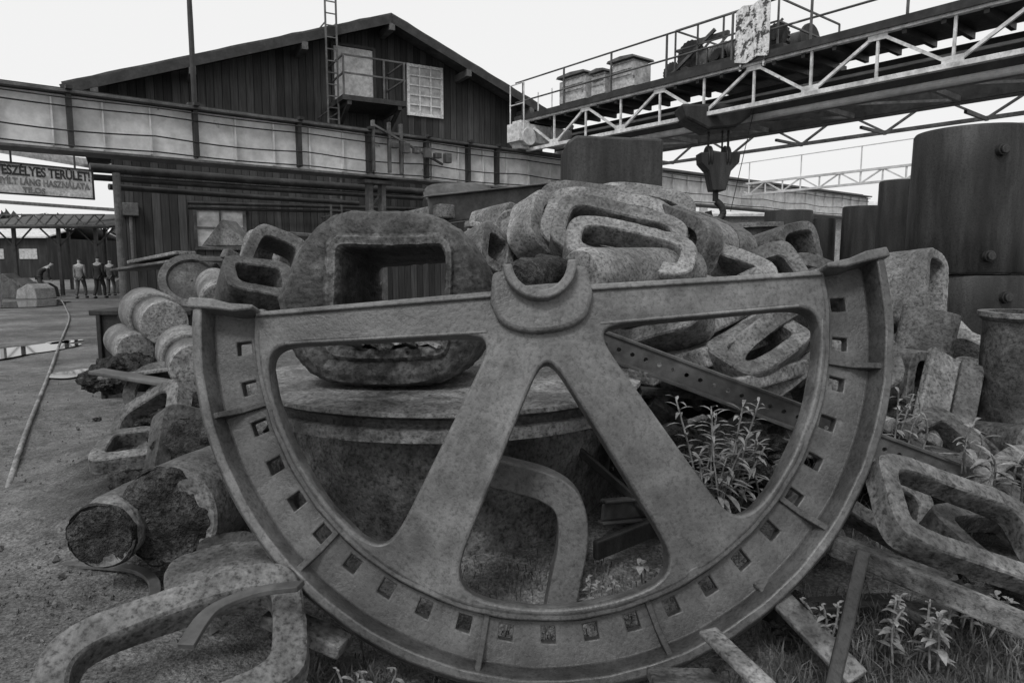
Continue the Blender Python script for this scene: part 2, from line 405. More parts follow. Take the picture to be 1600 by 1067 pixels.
for i in range(34):
    q=m4@Vector((R.uniform(-.2,.35),R.uniform(-.42,-.05),-.275)); mb=MB(); s=R.uniform(.03,.1)
    mm=Matrix.Translation(q+Vector((0,0,.02)))@Euler((R.uniform(-.4,.4),R.uniform(-.4,.4),R.random()*6)).to_matrix().to_4x4()
    poly=[(s*R.uniform(.6,1.2)*math.cos(k*1.05),s*R.uniform(.5,1)*math.sin(k*1.05)) for k in range(6)]
    mb.add([(x,y,z) for z in(-.009,.009) for x,y in poly],[(5,4,3,2,1,0),(6,7,8,9,10,11)]+[(k,(k+1)%6,(k+1)%6+6,k+6) for k in range(6)],mm)
    mb.obj('rust_flake',slag if i%3 else cast2,label='broken rust flake lying inside the block opening',category='rust flake',group='rust flakes inside the block opening')
# ---------------------------------------------------------------- scrap helpers
GF='hollow frame castings piled as scrap'; GC='heavy cylinders dumped as scrap'; GB='steel bars and beams lying in the scrap'; GP='bent plates in the scrap'
def frame(u,v,d,w_,h_,band,t_,rot=(0,0,0),n=4.5,mat=cast,label='pale hollow frame casting lying on the scrap heap',arc=(0,1),wob=.035,**k):
    mb=MB(); p=at(u,v,d); m=Matrix.Translation(p)@Euler([rad(a) for a in rot]).to_matrix().to_4x4()
    mb.frame(w_,h_,band,t_,n=n,arc=arc,mat=m,wob=wob,seed=u,**k)
    return mb.obj('frame_casting',mat,label=label,category='casting',group=GF,smooth=True,sub=1,disp=.011,dscale=.07)
def pipe(a,b,r,ri=None,mat=cast2,label='short heavy cast cylinder dumped in the scrap heap',lip=0,solid=False,steps=None,disp=.01):
    mb=MB(); p=at(*a); q=at(*b); L=(q-p).length
    if steps: mb.lathe([(.002,0)]+[(rr,t_*L) for rr,t_ in steps]+[(.002,L)],p,q,48)
    elif solid: mb.lathe([(.002,0),(r*.5,0),(r*.9,0),(r,.03),(r,L*.25),(r,L*.5),(r,L*.75),(r,L-.03),(r*.9,L),(.002,L)],p,q,48)
    else: mb.pipe(p,q,r,ri or r*.8,48,lip)
    return mb.obj('cast_cylinder',mat,label=label,category='cylinder',group=GC,smooth=True,sub=1,disp=disp,dscale=.12)
def bar(a,b,w_,h_,mat=iron2,roll=0,label='rusty steel bar lying across the scrap heap',I=False,name='steel_bar'):
    p=at(*a);q=at(*b); mb=MB()
    if I:
        d,x,y,L=basis(p,q)
        c_,s_=math.cos(roll),math.sin(roll); x,y=x*c_+y*s_,y*c_-x*s_
        for o,ww,hh in((y*(h_/2),w_,.02),(y*(-h_/2),w_,.02),(y*0,.02,h_-.021)): mb.beam(p+o,q+o,ww,hh,roll=roll)
    else: mb.beam(p,q,w_,h_,roll=roll)
    return mb.obj(name,mat,label=label,category='bar' if name!='steel_plate' else 'plate',group=GB,bevel=min(.02,.006+.08*min(w_,h_)),sub=0)
def sheet(pts,t_=.015,mat=iron2,label='bent rusty steel plate lying in scrap',sub=3,wob=.03,name='steel_plate'):
    rows=len(pts);cols=len(pts[0]); mb=MB(); mb.add([p for r in pts for p in r],[(j*cols+i,j*cols+i+1,(j+1)*cols+i+1,(j+1)*cols+i) for j in range(rows-1) for i in range(cols-1)])
    o=mb.obj(name,mat,label=label,category='plate',group=GP)
    s=o.modifiers.new('sol','SOLIDIFY'); s.thickness=t_
    fin(o,smooth='cc',sub=sub,disp=wob,dscale=.3); return o
def strap(pts,w_,t_,mat,name,label,cat,up=(0,0,1)):
    mb=MB(); pts=[Vector(p) for p in pts]; vs=[]
    for i,p in enumerate(pts):
        a=pts[max(0,i-1)];b=pts[min(len(pts)-1,i+1)]; d,x,y,L=basis(a,b,Vector(up))
        for s1,s2 in((-1,-1),(1,-1),(1,1),(-1,1)): vs.append(p+x*(s1*w_/2)+y*(s2*t_/2))
    n=len(pts); fs=[(i*4+k,i*4+(k+1)%4,(i+1)*4+(k+1)%4,(i+1)*4+k) for i in range(n-1) for k in range(4)]+[(0,1,2,3),((n-1)*4,(n-1)*4+1,(n-1)*4+2,(n-1)*4+3)]
    mb.add(vs,fs); return mb.obj(name,mat,label=label,category=cat,bevel=.003)
def spline(pts,n=8):
    pts=[Vector(p) for p in pts]; out=[]
    for i in range(len(pts)-1):
        p0=pts[max(0,i-1)];p1=pts[i];p2=pts[i+1];p3=pts[min(len(pts)-1,i+2)]
        for k in range(n):
            t_=k/n; out.append(.5*((2*p1)+(p2-p0)*t_+(2*p0-5*p1+4*p2-p3)*t_*t_+(3*p1-p0-3*p2+p3)*t_**3))
    out.append(pts[-1]); return out
# --- centre/right pile crown
for i,(u,v,d,w_,h_,rx,ry,rz,t_,bd_) in enumerate([(985,398,4.8,.9,.44,-46,12,-8,.18,.11),(962,370,5.2,1.0,.58,-40,12,-12,.2,.12),(945,355,5.55,1.05,.64,-36,10,-16,.2,.12),(925,345,5.95,1.05,.66,-32,8,-20,.22,.13),(870,375,5.8,.85,.62,-25,30,30,.3,.13),(1050,388,5.4,.75,.62,-14,20,-58,.2,.11),(1078,392,5.65,.75,.62,-12,20,-60,.2,.11),(1108,400,5.9,.75,.62,-10,20,-62,.2,.11),(1000,350,6.4,1.0,.66,-24,10,-20,.3,.14),(845,392,6.0,.7,.55,-28,34,40,.34,.12),(1130,432,5.2,.75,.42,-36,18,-24,.24,.11)]):
    frame(u,v,d,w_,h_,bd_,t_,(rx,ry,rz),n=3.7,inn=4.4,mat=[cast,cast2][i%2],label='thick rounded pale frame casting stacked on the heap')
pipe((800,372,6.2),(880,352,6.6),.25,.15,mat=cast,label='broken pale cast cylinder with crusted end')
frame(790,370,7.0,.6,.5,.12,.5,(-10,20,40),mat=cast)
frame(760,400,5.6,.4,.4,.09,.3,(-20,30,40),mat=cast2)
pipe((905,432,4.3),(1075,425,5.1),.18,solid=True,mat=cast,label='smooth pale cylindrical casting behind the wheel hub')
pipe((800,440,3.9),(865,422,4.4),.11,solid=True,mat=slag,disp=.07,label='crusted lump of slag behind the wheel hub')
pipe((1165,350,9.2),(1165,470,9.2),.42,.36,mat=cast2,lip=.05,label='wide flanged ring standing on the scrap heap')
frame(1225,402,6.2,.62,.5,.09,.4,(-15,-10,40),mat=cast2,n=3.6)
frame(1425,455,5.2,.42,.6,.075,.34,(-8,14,35),n=3.2,mat=cast,label='rounded hollow casting with open mouth leaning upright')
frame(1440,545,4.7,.3,.36,.06,.5,(-80,10,60),n=4,mat=cast2)
frame(1415,590,4.3,.28,.36,.06,.25,(0,8,20),n=4,mat=cast2)
frame(1350,600,4.4,.5,.4,.1,.4,(-40,-20,-30),mat=cast2)
bar((1475,555,4.2),(1445,690,3.9),.2,.06,mat=cast2,roll=.9,label='pale heavy slab leaning on the heap')
bar((1520,570,4.4),(1500,670,4.1),.14,.05,mat=iron2,roll=.5)
bar((1400,640,4.2),(1540,630,4.6),.2,.12,mat=iron2)
frame(1235,535,4.6,1.1,.5,.13,.26,(-24,-28,20),mat=cast2,label='grey tapered frame casting sliding down the heap',n=4)
frame(1130,505,5.0,1.0,.45,.12,.3,(-36,-30,10),mat=cast,n=4.5)
frame(1180,560,4.5,.7,.4,.11,.34,(-60,-20,30),mat=cast2,n=5)
bar((1080,565,4.4),(1270,495,5.2),.24,.13,mat=cast,label='thick pale slab lying across the heap',roll=.3)
bar((1070,525,4.8),(1230,450,5.6),.3,.16,mat=cast2,label='thick pale slab lying across the heap',roll=.5)
bar((1120,610,4.1),(1290,560,4.7),.2,.1,mat=cast2,label='thick pale slab lying across the heap',roll=.2)
bar((1150,470,5.4),(1300,430,6.0),.26,.16,mat=cast,label='thick pale slab lying across the heap',roll=.4)
frame(1030,500,4.7,.7,.4,.11,.3,(-34,-15,-30),mat=cast2,n=4.5)
frame(1000,470,5.2,.9,.5,.14,.3,(-40,-5,-10),mat=cast,n=4)
frame(1170,450,5.6,.9,.5,.13,.36,(-30,-20,10),mat=cast2,n=4.5)
frame(1290,470,5.6,.8,.5,.12,.4,(-30,20,-30),mat=iron2,n=4.5)
pipe((1200,520,4.9),(1290,440,5.8),.2,solid=True,mat=cast2,label='cylindrical casting lying across the heap')
# --- frames at right
frame(1500,815,2.75,.84,.46,.085,.11,(-50,20,8),n=4.6,mat=cast2,label='flat hollow frame casting tilted on weeds')
frame(1375,780,3.3,.5,.36,.08,.12,(-40,30,-10),n=4.6,mat=cast2)
frame(1560,850,3.1,.8,.4,.09,.12,(-60,10,30),n=4.6,mat=iron2)
frame(1590,770,3.5,.6,.4,.09,.14,(-50,-10,30),n=5,mat=cast2)
frame(1460,700,3.8,.5,.4,.1,.2,(-50,-10,30),n=5,mat=iron2)
frame(1350,700,3.9,.5,.4,.1,.2,(-40,20,-30),n=5,mat=cast2)
bar((1300,850,2.75),(1620,985,2.3),.05,.09,label='long rusty angle bar resting over frame castings')
bar((1290,835,2.9),(1480,905,2.65),.1,.02)
bar((1350,860,2.6),(1300,1075,2.25),.05,.02,roll=.3,mat=dark,label='narrow rusty flat bar stuck upright in the grass')
bar((1190,905,2.75),(1340,1060,2.35),.10,.03,roll=-.3,label='rusty flat bar lying in grass below the wheel')
bar((1105,985,2.45),(1215,1090,2.1),.08,.025,mat=cast2,label='pale flat bar lying in grass below the wheel')
bar((1200,955,2.75),(1480,935,3.2),.12,.05,mat=dark)
bar((1060,1050,2.4),(1090,1100,2.1),.24,.04,mat=iron2)
bar((1420,960,2.6),(1600,900,2.9),.1,.04,mat=iron2)
def perf(a,b,wid,ncell,label):
    p=at(*a);q=at(*b); d,x,y,L=basis(p,q); mb=MB(); cl=L/ncell; t_=.012
    for c in range(ncell):
        o=p+d*(c*cl); cx=cl/2; rr=min(cl,wid)*.17
        ring=[(cx+rr*math.cos(rad(22.5+45*k)),wid/2+rr*math.sin(rad(22.5+45*k))) for k in range(8)]
        outr=[(cl,wid*.72),(cl*.72,wid),(cl*.28,wid),(0,wid*.72),(0,wid*.28),(cl*.28,0),(cl*.72,0),(cl,wid*.28)]
        vs=[]
        for off in(0,t_):
            for lp in(ring,outr):
                for s1,s2 in lp: vs.append(o+d*s1+y*s2+x*off)
            for s1,s2 in((cl,wid),(0,wid),(0,0),(cl,0)): vs.append(o+d*s1+y*s2+x*off)
        fs=[]
        for off in(0,20):
            for k in range(8): fs.append((off+k,off+8+k,off+8+(k+1)%8,off+(k+1)%8))
            fs+=[(off+8,off+16,off+9),(off+10,off+17,off+11),(off+12,off+18,off+13),(off+14,off+19,off+15)]
        for k in range(8): fs.append((k,(k+1)%8,20+(k+1)%8,20+k))
        mb.add(vs,fs)
    mb.beam(p+x*(.04+t_),q+x*(.04+t_),.08,t_); mb.beam(p+y*(wid+.006),q+y*(wid+.006),.05,t_)
    mb.obj('perforated_angle',midsteel,label=label,category='bar',group=GB)
perf((930,550,3.75),(1500,765,3.45),.12,26,'dark perforated steel angle lying across the scrap')
bar((940,800,3.6),(1060,790,3.9),.06,.12,mat=midsteel,I=True,label='steel channel section behind wheel spokes')
bar((900,700,3.9),(1050,830,3.6),.03,.05,mat=dark)
bar((880,600,4.6),(1180,625,4.9),.12,.05,mat=iron2)
bar((930,860,3.3),(1080,800,3.8),.04,.1,mat=dark)
bar((1000,590,4.3),(1240,480,5.6),.2,.1,mat=cast2)
mb=MB(); pts=spline([at(715,722,3.35),at(760,732,3.32),at(805,743,3.3),at(848,755,3.28),at(880,775,3.26),at(893,805,3.23),at(893,850,3.2),at(883,900,3.15),at(872,960,3.1)],4)
vs=[]
for i,p in enumerate(pts):
    a=pts[max(0,i-1)];b=pts[min(len(pts)-1,i+1)]; d=(b-a).normalized(); y=Vector((0,1,0)); x=d.cross(y).normalized()
    for s1,s2 in((-1,-1),(1,-1),(1,1),(-1,1)): vs.append(p+x*(s1*.072)+y*(s2*.06))
n=len(pts); mb.add(vs,[(i*4+k,i*4+(k+1)%4,(i+1)*4+(k+1)%4,(i+1)*4+k) for i in range(n-1) for k in range(4)]+[(0,1,2,3),tuple((n-1)*4+k for k in range(4))])
armm=M('flat_casting',.095,.7,1.3,2,.6,.5,g=.2,mid_=.2)
mb.obj('bent_casting_arm',armm,label='bent casting arm leaning between wheel and drum',category='casting',bevel=.008,smooth=True)
# --- left side
stp=[(.2,0),(.21,.03),(.21,.4),(.235,.41),(.25,.44),(.25,.93),(.235,.97),(.2,1)]
pipe((258,505,6.3),(225,485,7.2),.24,mat=cast,label='stepped pale roller lying beside the track',steps=stp)
pipe((305,575,5.0),(285,545,5.7),.2,mat=cast,label='stepped pale roller lying beside the track',steps=[(r*.85,q) for r,q in stp])
pipe((212,548,6.3),(190,530,7.0),.17,solid=True,mat=cast)
pipe((345,470,6.0),(335,445,6.6),.17,solid=True,mat=cast)
pipe((158,838,3.05),(290,750,4.0),.16,solid=True,mat=cast2,disp=.03,label='slag crusted cylinder lying on the dirt')
pipe((156,840,3.04),(163,834,3.08),.155,solid=True,mat=slag,disp=.05,label='crusted broken end slice of a cylinder')
pipe((265,805,3.2),(400,735,4.0),.245,.12,mat=cast2,disp=.02,label='broken cylinder with jagged slag crusted end')
pipe((258,808,3.16),(272,800,3.26),.235,solid=True,mat=slag,disp=.09,label='jagged slag plug in the broken cylinder end')
frame(235,665,4.3,.66,.52,.09,.13,(-38,-28,-15),n=4,mat=cast2,label='rounded frame casting leaning beside the track')
frame(255,615,5.0,.55,.5,.1,.14,(-50,10,0),n=2.2,mat=iron2,label='round collar casting lying on the heap')
frame(290,700,3.9,.4,.5,.09,.16,(-30,20,40),n=5,mat=iron2)
frame(205,700,4.0,.4,.4,.08,.1,(-75,0,20),n=5,mat=cast2)
frame(420,430,5.6,.5,.7,.1,.3,(-20,25,20),mat=cast2)
frame(430,400,6.2,.5,.4,.1,.3,(-10,10,-30),mat=cast,n=5)
frame(400,450,5.2,.5,.4,.09,.3,(-50,10,30),mat=iron2,n=5)
frame(285,1030,2.32,.86,.56,.11,.12,(-60,-6,24),n=4.4,mat=cast2,label='large oval frame casting lying flat on the dirt',wob=.07)
sheet([[at(262,872,2.8),at(300,858,2.95),at(370,838,3.0),at(440,842,2.95)],[at(255,905,2.65),at(305,890,2.72),at(380,868,2.75),at(450,880,2.75)],[at(252,938,2.58),at(310,922,2.6),at(380,900,2.62),at(448,893,2.66)]],label='bent rusty plate lying over castings',mat=cast2,wob=.05)
sheet([[at(300,840,3.15),at(350,828,3.2),at(410,826,3.15)],[at(300,880,3.05),at(360,868,3.05),at(420,862,3.05)]],label='bent rusty plate lying over castings',mat=iron2)
bar((420,960,2.7),(540,1010,2.6),.12,.06,mat=iron2)
bar((150,580,5.0),(270,600,4.8),.14,.03,mat=midsteel,name='steel_plate')
bar((160,590,5.2),(280,575,5.0),.1,.03,mat=cast2,name='steel_plate')
bar((200,415,9),(420,412,9),.05,.12,mat=dark)
strap(spline([gr(85,890)+Vector((0,0,.03)),gr(150,898)+Vector((0,0,.05)),gr(215,908)+Vector((0,0,.06)),gr(242,930)+Vector((0,0,.06)),gr(230,965)+Vector((0,0,.05)),gr(130,1040)+Vector((0,0,.03)),gr(60,1080)+Vector((0,0,.03))],6),.05,.02,midsteel,'steel_strap','curled flat steel strap lying on the dirt','strap')
strap(spline([at(290,1010,2.2),at(330,955,2.35),at(400,925,2.42),at(470,915,2.4)],6),.06,.02,midsteel,'steel_strap','curled flat steel strap over oval frame','strap')
mb=MB(); mb.tube(spline([gr(-60,990)+Vector((0,0,.02)),gr(10,775)+Vector((0,0,.02)),gr(40,680)+Vector((0,0,.02)),gr(75,590)+Vector((0,0,.02)),gr(95,535)+Vector((0,0,.03)),gr(108,500)+Vector((0,0,.02)),gr(104,485)+Vector((0,0,.02)),gr(96,470)+Vector((0,0,.02))],8),.022,10)
mb.obj('hose',cast,label='long pale rubber hose trailing along the dirt road',category='hose',smooth='all')
mb=MB(); c=at(252,470,8.4); 
mb.box((c.x,c.y,.5),(1.1,.9,1.0)); 
for k in range(5): mb.box((c.x-.5+k*.25,c.y-.47,.5),(.05,.05,1.0))
mb.box((c.x,c.y,1.02),(1.2,1.0,.06)); mb.obj('scrap_bin',dark,label='dark ribbed steel scrap bin beside the barn',category='bin',bevel=.01)
mb=MB(); mb.lathe([(.01,0),(.32,0),(.34,.04),(.26,.05),(.24,.02),(.01,.02)],at(300,440,7.6),at(300,425,7.45),40); mb.obj('dished_disc',iron2,label='dished dark steel disc leaning on the bin',category='disc',smooth=True)
for a,b,w_,h_,m in[((330,405,7.5),(430,410,8.3),.4,.05,midsteel),((200,422,8.5),(330,402,8),.5,.03,iron2),((420,365,9),(520,372,9.5),.6,.05,midsteel),((350,395,7),(400,420,7.2),.2,.1,iron2),((215,410,8.3),(290,395,8.0),.3,.04,cast2),((370,425,6.6),(450,400,7.4),.3,.06,cast2)]:
    bar(a,b,w_,h_,mat=m,name='steel_plate',label='flat rusty steel plate stacked on scrap')
mb=MB(); c=at(360,385,8); mb.prism([(-.25,0),(.25,0),(0,.3)],-.2,.2,Matrix.Translation(c)); mb.obj('steel_wedge',iron2,label='dark pointed steel offcut on scrap stack',category='offcut',bevel=.01)
# middle distance
mb=MB(); c=at(950,330,8.6)
mb.prism([(-.56,.0),(.58,0),(.56,3.02-.0),(-.45,3.06),(-.56,2.98)],-.5,.5,Matrix.Translation((c.x,c.y,0)))
blk=mb.obj('steel_box',dark,label='tall dark steel box casting standing behind the heap',category='box',bevel=.03)
mb=MB(); mb.box((c.x-.05,c.y-.6,2.3),(.5,.2,.22)); mb.obj('bracket',dark,parent=blk,bevel=.02)
sheet([[at(655,282,8),at(715,284,8.2),at(772,285,8.5)],[at(658,322,7.8),at(718,318,8),at(775,305,8.3)]],mat=midsteel,label='flat grey steel plate lying on the heap',sub=2)
bar((670,330,7.2),(885,305,8.2),.2,.3,mat=midsteel,I=True,label='heavy steel joist lying on the heap')
bar((560,360,8.5),(700,330,7.2),.2,.15,mat=iron2)
bar((730,350,6.8),(810,365,7.0),.2,.06,mat=cast)
bar((745,375,6),(790,395,6),.1,.1,mat=cast2)
for (ul,ur,vt,d,z0) in((1436,1603,207,9.0,1.46),(1430,1610,428,9.0,0),(1376,1440,283,11,0),(1195,1270,330,12,0),(1270,1306,342,13,0),(1318,1378,323,12.5,0),(1600,1700,310,10.5,0),(1500,1560,300,14,0)):
    p=at((ul+ur)/2,vt,d); r=(at(ur,vt,d)-at(ul,vt,d)).length/2*.95; mb=MB()
    base=Vector((p.x,p.y,z0)); L=p.z-z0-(.01 if z0==0 and d==9.0 else 0); rb=r*1.03
    mb.lathe([(r*.9,0),(rb-.02,0),(rb,.03),(rb*.995,L*.3),(r*1.01,L*.7),(r,L-.03),(r*.97,L),(r*.93,L),(r*.9,L*.9)],base,base+Vector((0,0,1)),72)
    mb.lathe([(.01,L*.9),(r*.905,L*.9),(r*.905,L*.86),(.01,L*.86)],base,base+Vector((0,0,1)),40)
    o=mb.obj('upright_mould',dark,label='tall dark cast iron mould standing upright',category='mould',group='cast iron moulds standing in the yard',smooth=True)
    if d==9.0:
        for tx_,tz in((-.1,.82),(-.2,.12)):
            mb=MB(); q=base+Vector((tx_*r,-r*.985,L*tz)); mb.cyl(q,q+Vector((0,-.07,0)),.07,24); mb.cyl(q+Vector((0,-.07,0)),q+Vector((0,-.1,0)),.05,24); mb.obj('trunnion',dark,parent=o,bevel=.01)
mb=MB(); p=at(1625,495,4.3); mb.lathe([(.27,-.75),(.3,-.75),(.3,-.03),(.33,0),(.33,.03),(.27,.03)],p,p+Vector((0,0,1)),64); mb.obj('steel_barrel',iron2,label='open rusty steel barrel with rolled rim',category='barrel',smooth=True)
mb=MB(); mb.pipe(at(1625,690,4.3)+Vector((0,0,-.3)),at(1625,690,4.3),.36,.3,48); mb.obj('cast_cylinder',cast2,label='short pipe section supporting the barrel',category='cylinder',group=GC,smooth=True)
# filler scrap on the mound
for i in range(175):
    if i<128: x=R.uniform(.7,5.6); y=R.uniform(4.7,9.3)
    elif i<140: x=R.uniform(-2.6,-1.9); y=R.uniform(4.6,8)
    else: x=R.uniform(1.2,3.8); y=R.uniform(3.5,4.7)
    if x>y*.74 or (x<0 and x<-.5*y+.1): continue
    z=hgt(x,y)+R.uniform(-.04,.18); p=Vector((x,y,z)); k=R.random()
    rot=Euler((R.uniform(-1.2,0),R.uniform(-.7,.7),R.uniform(-1.5,1.5))); m=Matrix.Translation(p)@rot.to_matrix().to_4x4(); mt=R.choice([cast,cast2,cast2,iron2]); mb=MB()
    small=.6 if i>=140 else 1
    if k<.52:
        mb.frame(R.uniform(.5,.95)*small,R.uniform(.38,.6)*small,R.uniform(.085,.13)*small,R.uniform(.16,.5)*small,n=R.uniform(3.4,5.5),mat=m,wob=.035,seed=i,N=64)
        mb.obj('frame_casting',mt,label='hollow frame casting lying in the scrap heap',category='casting',group=GF,smooth=True,sub=1,disp=.011,dscale=.07)
    elif k<.6:
        r=R.uniform(.1,.2)*small; L=R.uniform(.3,.7); d=m.to_3x3()@Vector((1,0,0)); mb.pipe(p,p+d*L,r,r*.6,36)
        mb.obj('cast_cylinder',mt,label='short heavy cast cylinder dumped in the scrap heap',category='cylinder',group=GC,smooth=True,sub=1,disp=.012,dscale=.12)
    elif k<.88:
        d=m.to_3x3()@Vector((1,0,0)); L=R.uniform(.5,1.3)*small; mb.beam(p-d*L/2,p+d*L/2,R.uniform(.1,.32)*small,R.uniform(.04,.18)*small,roll=R.random())
        mb.obj('steel_bar',R.choice([iron2,dark,cast2,cast2,cast]),label='thick slab of scrap lying across the heap',category='bar',group=GB,bevel=.012,seg=2)
    else:
        s=R.uniform(.1,.2)*small; N0=14; vs=[];fs=[]
        for a in range(N0+1):
            for b in range(N0*2):
                th=math.pi*a/N0; ph=math.pi*b/N0; q=Vector((math.sin(th)*math.cos(ph),math.sin(th)*math.sin(ph),math.cos(th)*.7)); q*=1+.5*noise.noise(q*1.6+Vector((i,0,0)))+.3*noise.noise(q*5); vs.append(m@(q*s))
        fs=[(a*2*N0+b,a*2*N0+(b+1)%(2*N0),(a+1)*2*N0+(b+1)%(2*N0),(a+1)*2*N0+b) for a in range(N0) for b in range(2*N0)]
        mb.add(vs,fs); mb.obj('slag_lump',slag,label='rough dark lump of slag in the heap',category='slag',group='slag lumps in the scrap heap',smooth=True)
def lump(u,v,d,s,mat=slag,lab='rough dark lump of slag beside the track'):
    mb=MB(); p=at(u,v,d); N0=20; vs=[]
    for a in range(N0+1):
        for b in range(N0*2):
            th=math.pi*a/N0; ph=math.pi*b/N0; q=Vector((math.sin(th)*math.cos(ph)*1.3,math.sin(th)*math.sin(ph),math.cos(th)*.7)); q*=1+.5*noise.noise(q*1.6+Vector((u,0,0)))+.3*noise.noise(q*5)+.12*noise.noise(q*12); vs.append(p+q*s)
    mb.add(vs,[(a*2*N0+b,a*2*N0+(b+1)%(2*N0),(a+1)*2*N0+(b+1)%(2*N0),(a+1)*2*N0+b) for a in range(N0) for b in range(2*N0)])
    mb.obj('slag_lump',mat,label=lab,category='slag',group='slag lumps in the scrap heap',smooth=True)
for a in((180,585,5.8,.2),(220,580,6.0,.18),(150,597,5.6,.1),(205,570,6.2,.15),(270,640,4.6,.2),(330,700,4.0,.25),(215,760,3.7,.12),(152,655,4.6,.02),(640,555,3.9,.07),(1150,700,3.7,.2),(1020,700,4.0,.18),(460,1000,2.7,.07),(1240,960,2.8,.1),(1560,930,2.8,.12)): lump(*a)
# ---------------------------------------------------------------- barn
k=.57; nrm=math.sqrt(1+k*k); D0=25.0
BO=Vector((0,D0,0))
barn=empty('barn','large dark timber gable barn with pale windows','barn',BO,(0,0,math.atan2(k,1)))
def S(u,v):
    a,y,z=ray(u,v); s=D0/(y-k*a); return ((a*s)*nrm, H+z*s)
sL,zL=S(99,140); sA,zA=S(596,34); sR,zR=S(872,200)
wl=S(170,200)[0]; wr=S(848,200)[0]
def rz(s): return zL+(zA-zL)*(s-sL)/(sA-sL) if s<sA else zA+(zR-zA)*(s-sA)/(sR-sA)
BD=16
mb=MB(); mb.prism([(wl,0),(wr,0),(wr,rz(wr)-.15),(sA,zA-.15),(wl,rz(wl)-.15)],0,BD); mb.obj('wall',planks,parent=barn,local=True)
mb=MB(); nseg=26
def slope(s0,z0,s1,z1):
    y0,y1,th=-.9,BD+.5,.12
    d=Vector((s1-s0,0,z1-z0)).normalized(); n_=Vector((-d.z,0,d.x)); n_=n_ if n_.z>0 else -n_
    pr=[]
    for i in range(nseg+1):
        s=s0+(s1-s0)*i/nseg; z=z0+(z1-z0)*i/nseg+.03*noise.noise(Vector((s*2,0,0)))
        pr.append((s,z))
    poly=pr+[(a-n_.x*th,b-n_.z*th) for a,b in reversed(pr)]
    mb.prism(poly,y0,y1)
slope(sL,zL,sA,zA); slope(sA,zA+.002,sR,zR)
roof=mb.obj('roof',roofm,parent=barn,local=True)
mb=MB()
for s0,s1 in((sL,sA),(sA,sR)): mb.beam((s0,-.95,rz(s0)-.2),(s1,-.95,rz(s1)-.2),.05,.24)
mb.obj('bargeboard',steel,parent=barn,local=True)
for s in [sL+.7,sL+3,sL+6,sA,sA+2.6,sA+5]:
    mb=MB(); mb.box((s,-.5,rz(s)-.42),(.18,.95,.22)); mb.obj('purlin_end',midsteel,parent=barn,local=True,bevel=.01)
mb=MB(); sx,zx=S(775,112); mb.prism([(sx-1.2,zx-.5),(sx+.9,zx+.15),(sx+.95,zx),(sx-.2,zx-.5)],2.5,3.0); mb.obj('roof_vent',roofm,parent=barn,local=True)
def rectS(u0,v0,u1,v1):
    a=S(u0,(v0+v1)/2)[0]; b=S(u1,(v0+v1)/2)[0]; uc=(u0+u1)/2; return a,S(uc,v1)[1],b,S(uc,v0)[1]
def window(u0,v0,u1,v1,nx_,nz):
    a,z0,b,z1=rectS(u0,v0,u1,v1)
    mb=MB(); mb.box(((a+b)/2,-.012,(z0+z1)/2),(b-a,.02,z1-z0)); wo=mb.obj('window',glass,parent=barn,local=True)
    mb=MB()
    for i in range(nx_+1): 
        x=a+(b-a)*i/nx_; ww=.09 if i in(0,nx_) else .045; mb.box((x,-.05,(z0+z1)/2),(ww,.06,z1-z0+.1))
    for j in range(nz+1):
        z=z0+(z1-z0)*j/nz; ww=.09 if j in(0,nz) else .04; mb.box(((a+b)/2,-.047,z),(b-a+.08,.055,ww))
    mb.obj('frame',frameW if nx_>2 else midsteel,parent=wo,local=True)
window(637,106,689,181,3,5); window(305,324,382,388,2,2)
a,z0,b,z1=rectS(521,76,582,166)
mb=MB(); mb.box(((a+b)/2,-.03,(z0+z1)/2),(b-a,.05,z1-z0)); dr=mb.obj('door',M('pale_door',.55,.85,1.1,1.5,.6,0,spot=.05,spotc=.3),parent=barn,local=True,bevel=.01)
mb=MB()
for x in(a-.04,b+.04): mb.box((x,-.06,(z0+z1)/2),(.08,.1,z1-z0+.16))
mb.box(((a+b)/2,-.061,z1+.05),(b-a+.02,.1,.08)); mb.obj('frame',steel,parent=dr,local=True)
a2_,_,b2_,_=rectS(512,170,606,180); zp=z0-.05
balc=MB(); balc.box(((a2_+b2_)/2,-.85,zp-.09),(b2_-a2_,1.65,.14)); 
for x in(a2_+.2,b2_-.2): balc.beam((x,-1.6,zp-.2),(x,-.05,zp-1.0),.1,.1); balc.beam((x,-1.65,zp-.22),(x,0,zp-.22),.12,.12)
bo=balc.obj('balcony',steel,parent=barn,local=True)
mb=MB()
for x,y in((a2_+.05,-1.62),(b2_-.05,-1.62),((a2_*.35+b2_*.65),-1.62),(b2_-.05,-.1)): mb.beam((x,y,zp),(x,y,zp+1.1),.05,.05)
for z in(.6,1.1): mb.beam((a2_,-1.62,zp+z),(b2_,-1.62,zp+z),.045,.045); mb.beam((b2_-.05,-1.62,zp+z),(b2_-.05,-.05,zp+z),.045,.045); mb.beam((a2_+.05,-1.62,zp+z),(a2_+.05,-.05,zp+z),.045,.045)
mb.obj('railing',midsteel,parent=bo,local=True)
mb=MB(); s0=S(498,200)[0]; s1=S(514,200)[0]; zt=S(508,5)[1]
for s in(s0,s1): mb.beam((s,-1.12,.3),(s,-1.12,zt),.05,.04)
zz=.5
while zz<zt: mb.beam((s0,-1.12,zz),(s1,-1.12,zz),.03,.03); zz+=.33
for zz in(3,6,8.5): mb.beam((s0,-1.12,zz),(s0,0,zz),.03,.03); mb.beam((s1,-1.12,zz),(s1,0,zz),.03,.03)
mb.obj('ladder',midsteel,parent=barn,local=True)
mb=MB()
for z,yy,r in((S(400,322)[1],-.3,.06),(S(400,330)[1],-.2,.04)): mb.tube([(S(292,330)[0],yy,z-1.5),(S(292,330)[0],yy,z),(S(700,330)[0],yy,z+.1)],r,8)
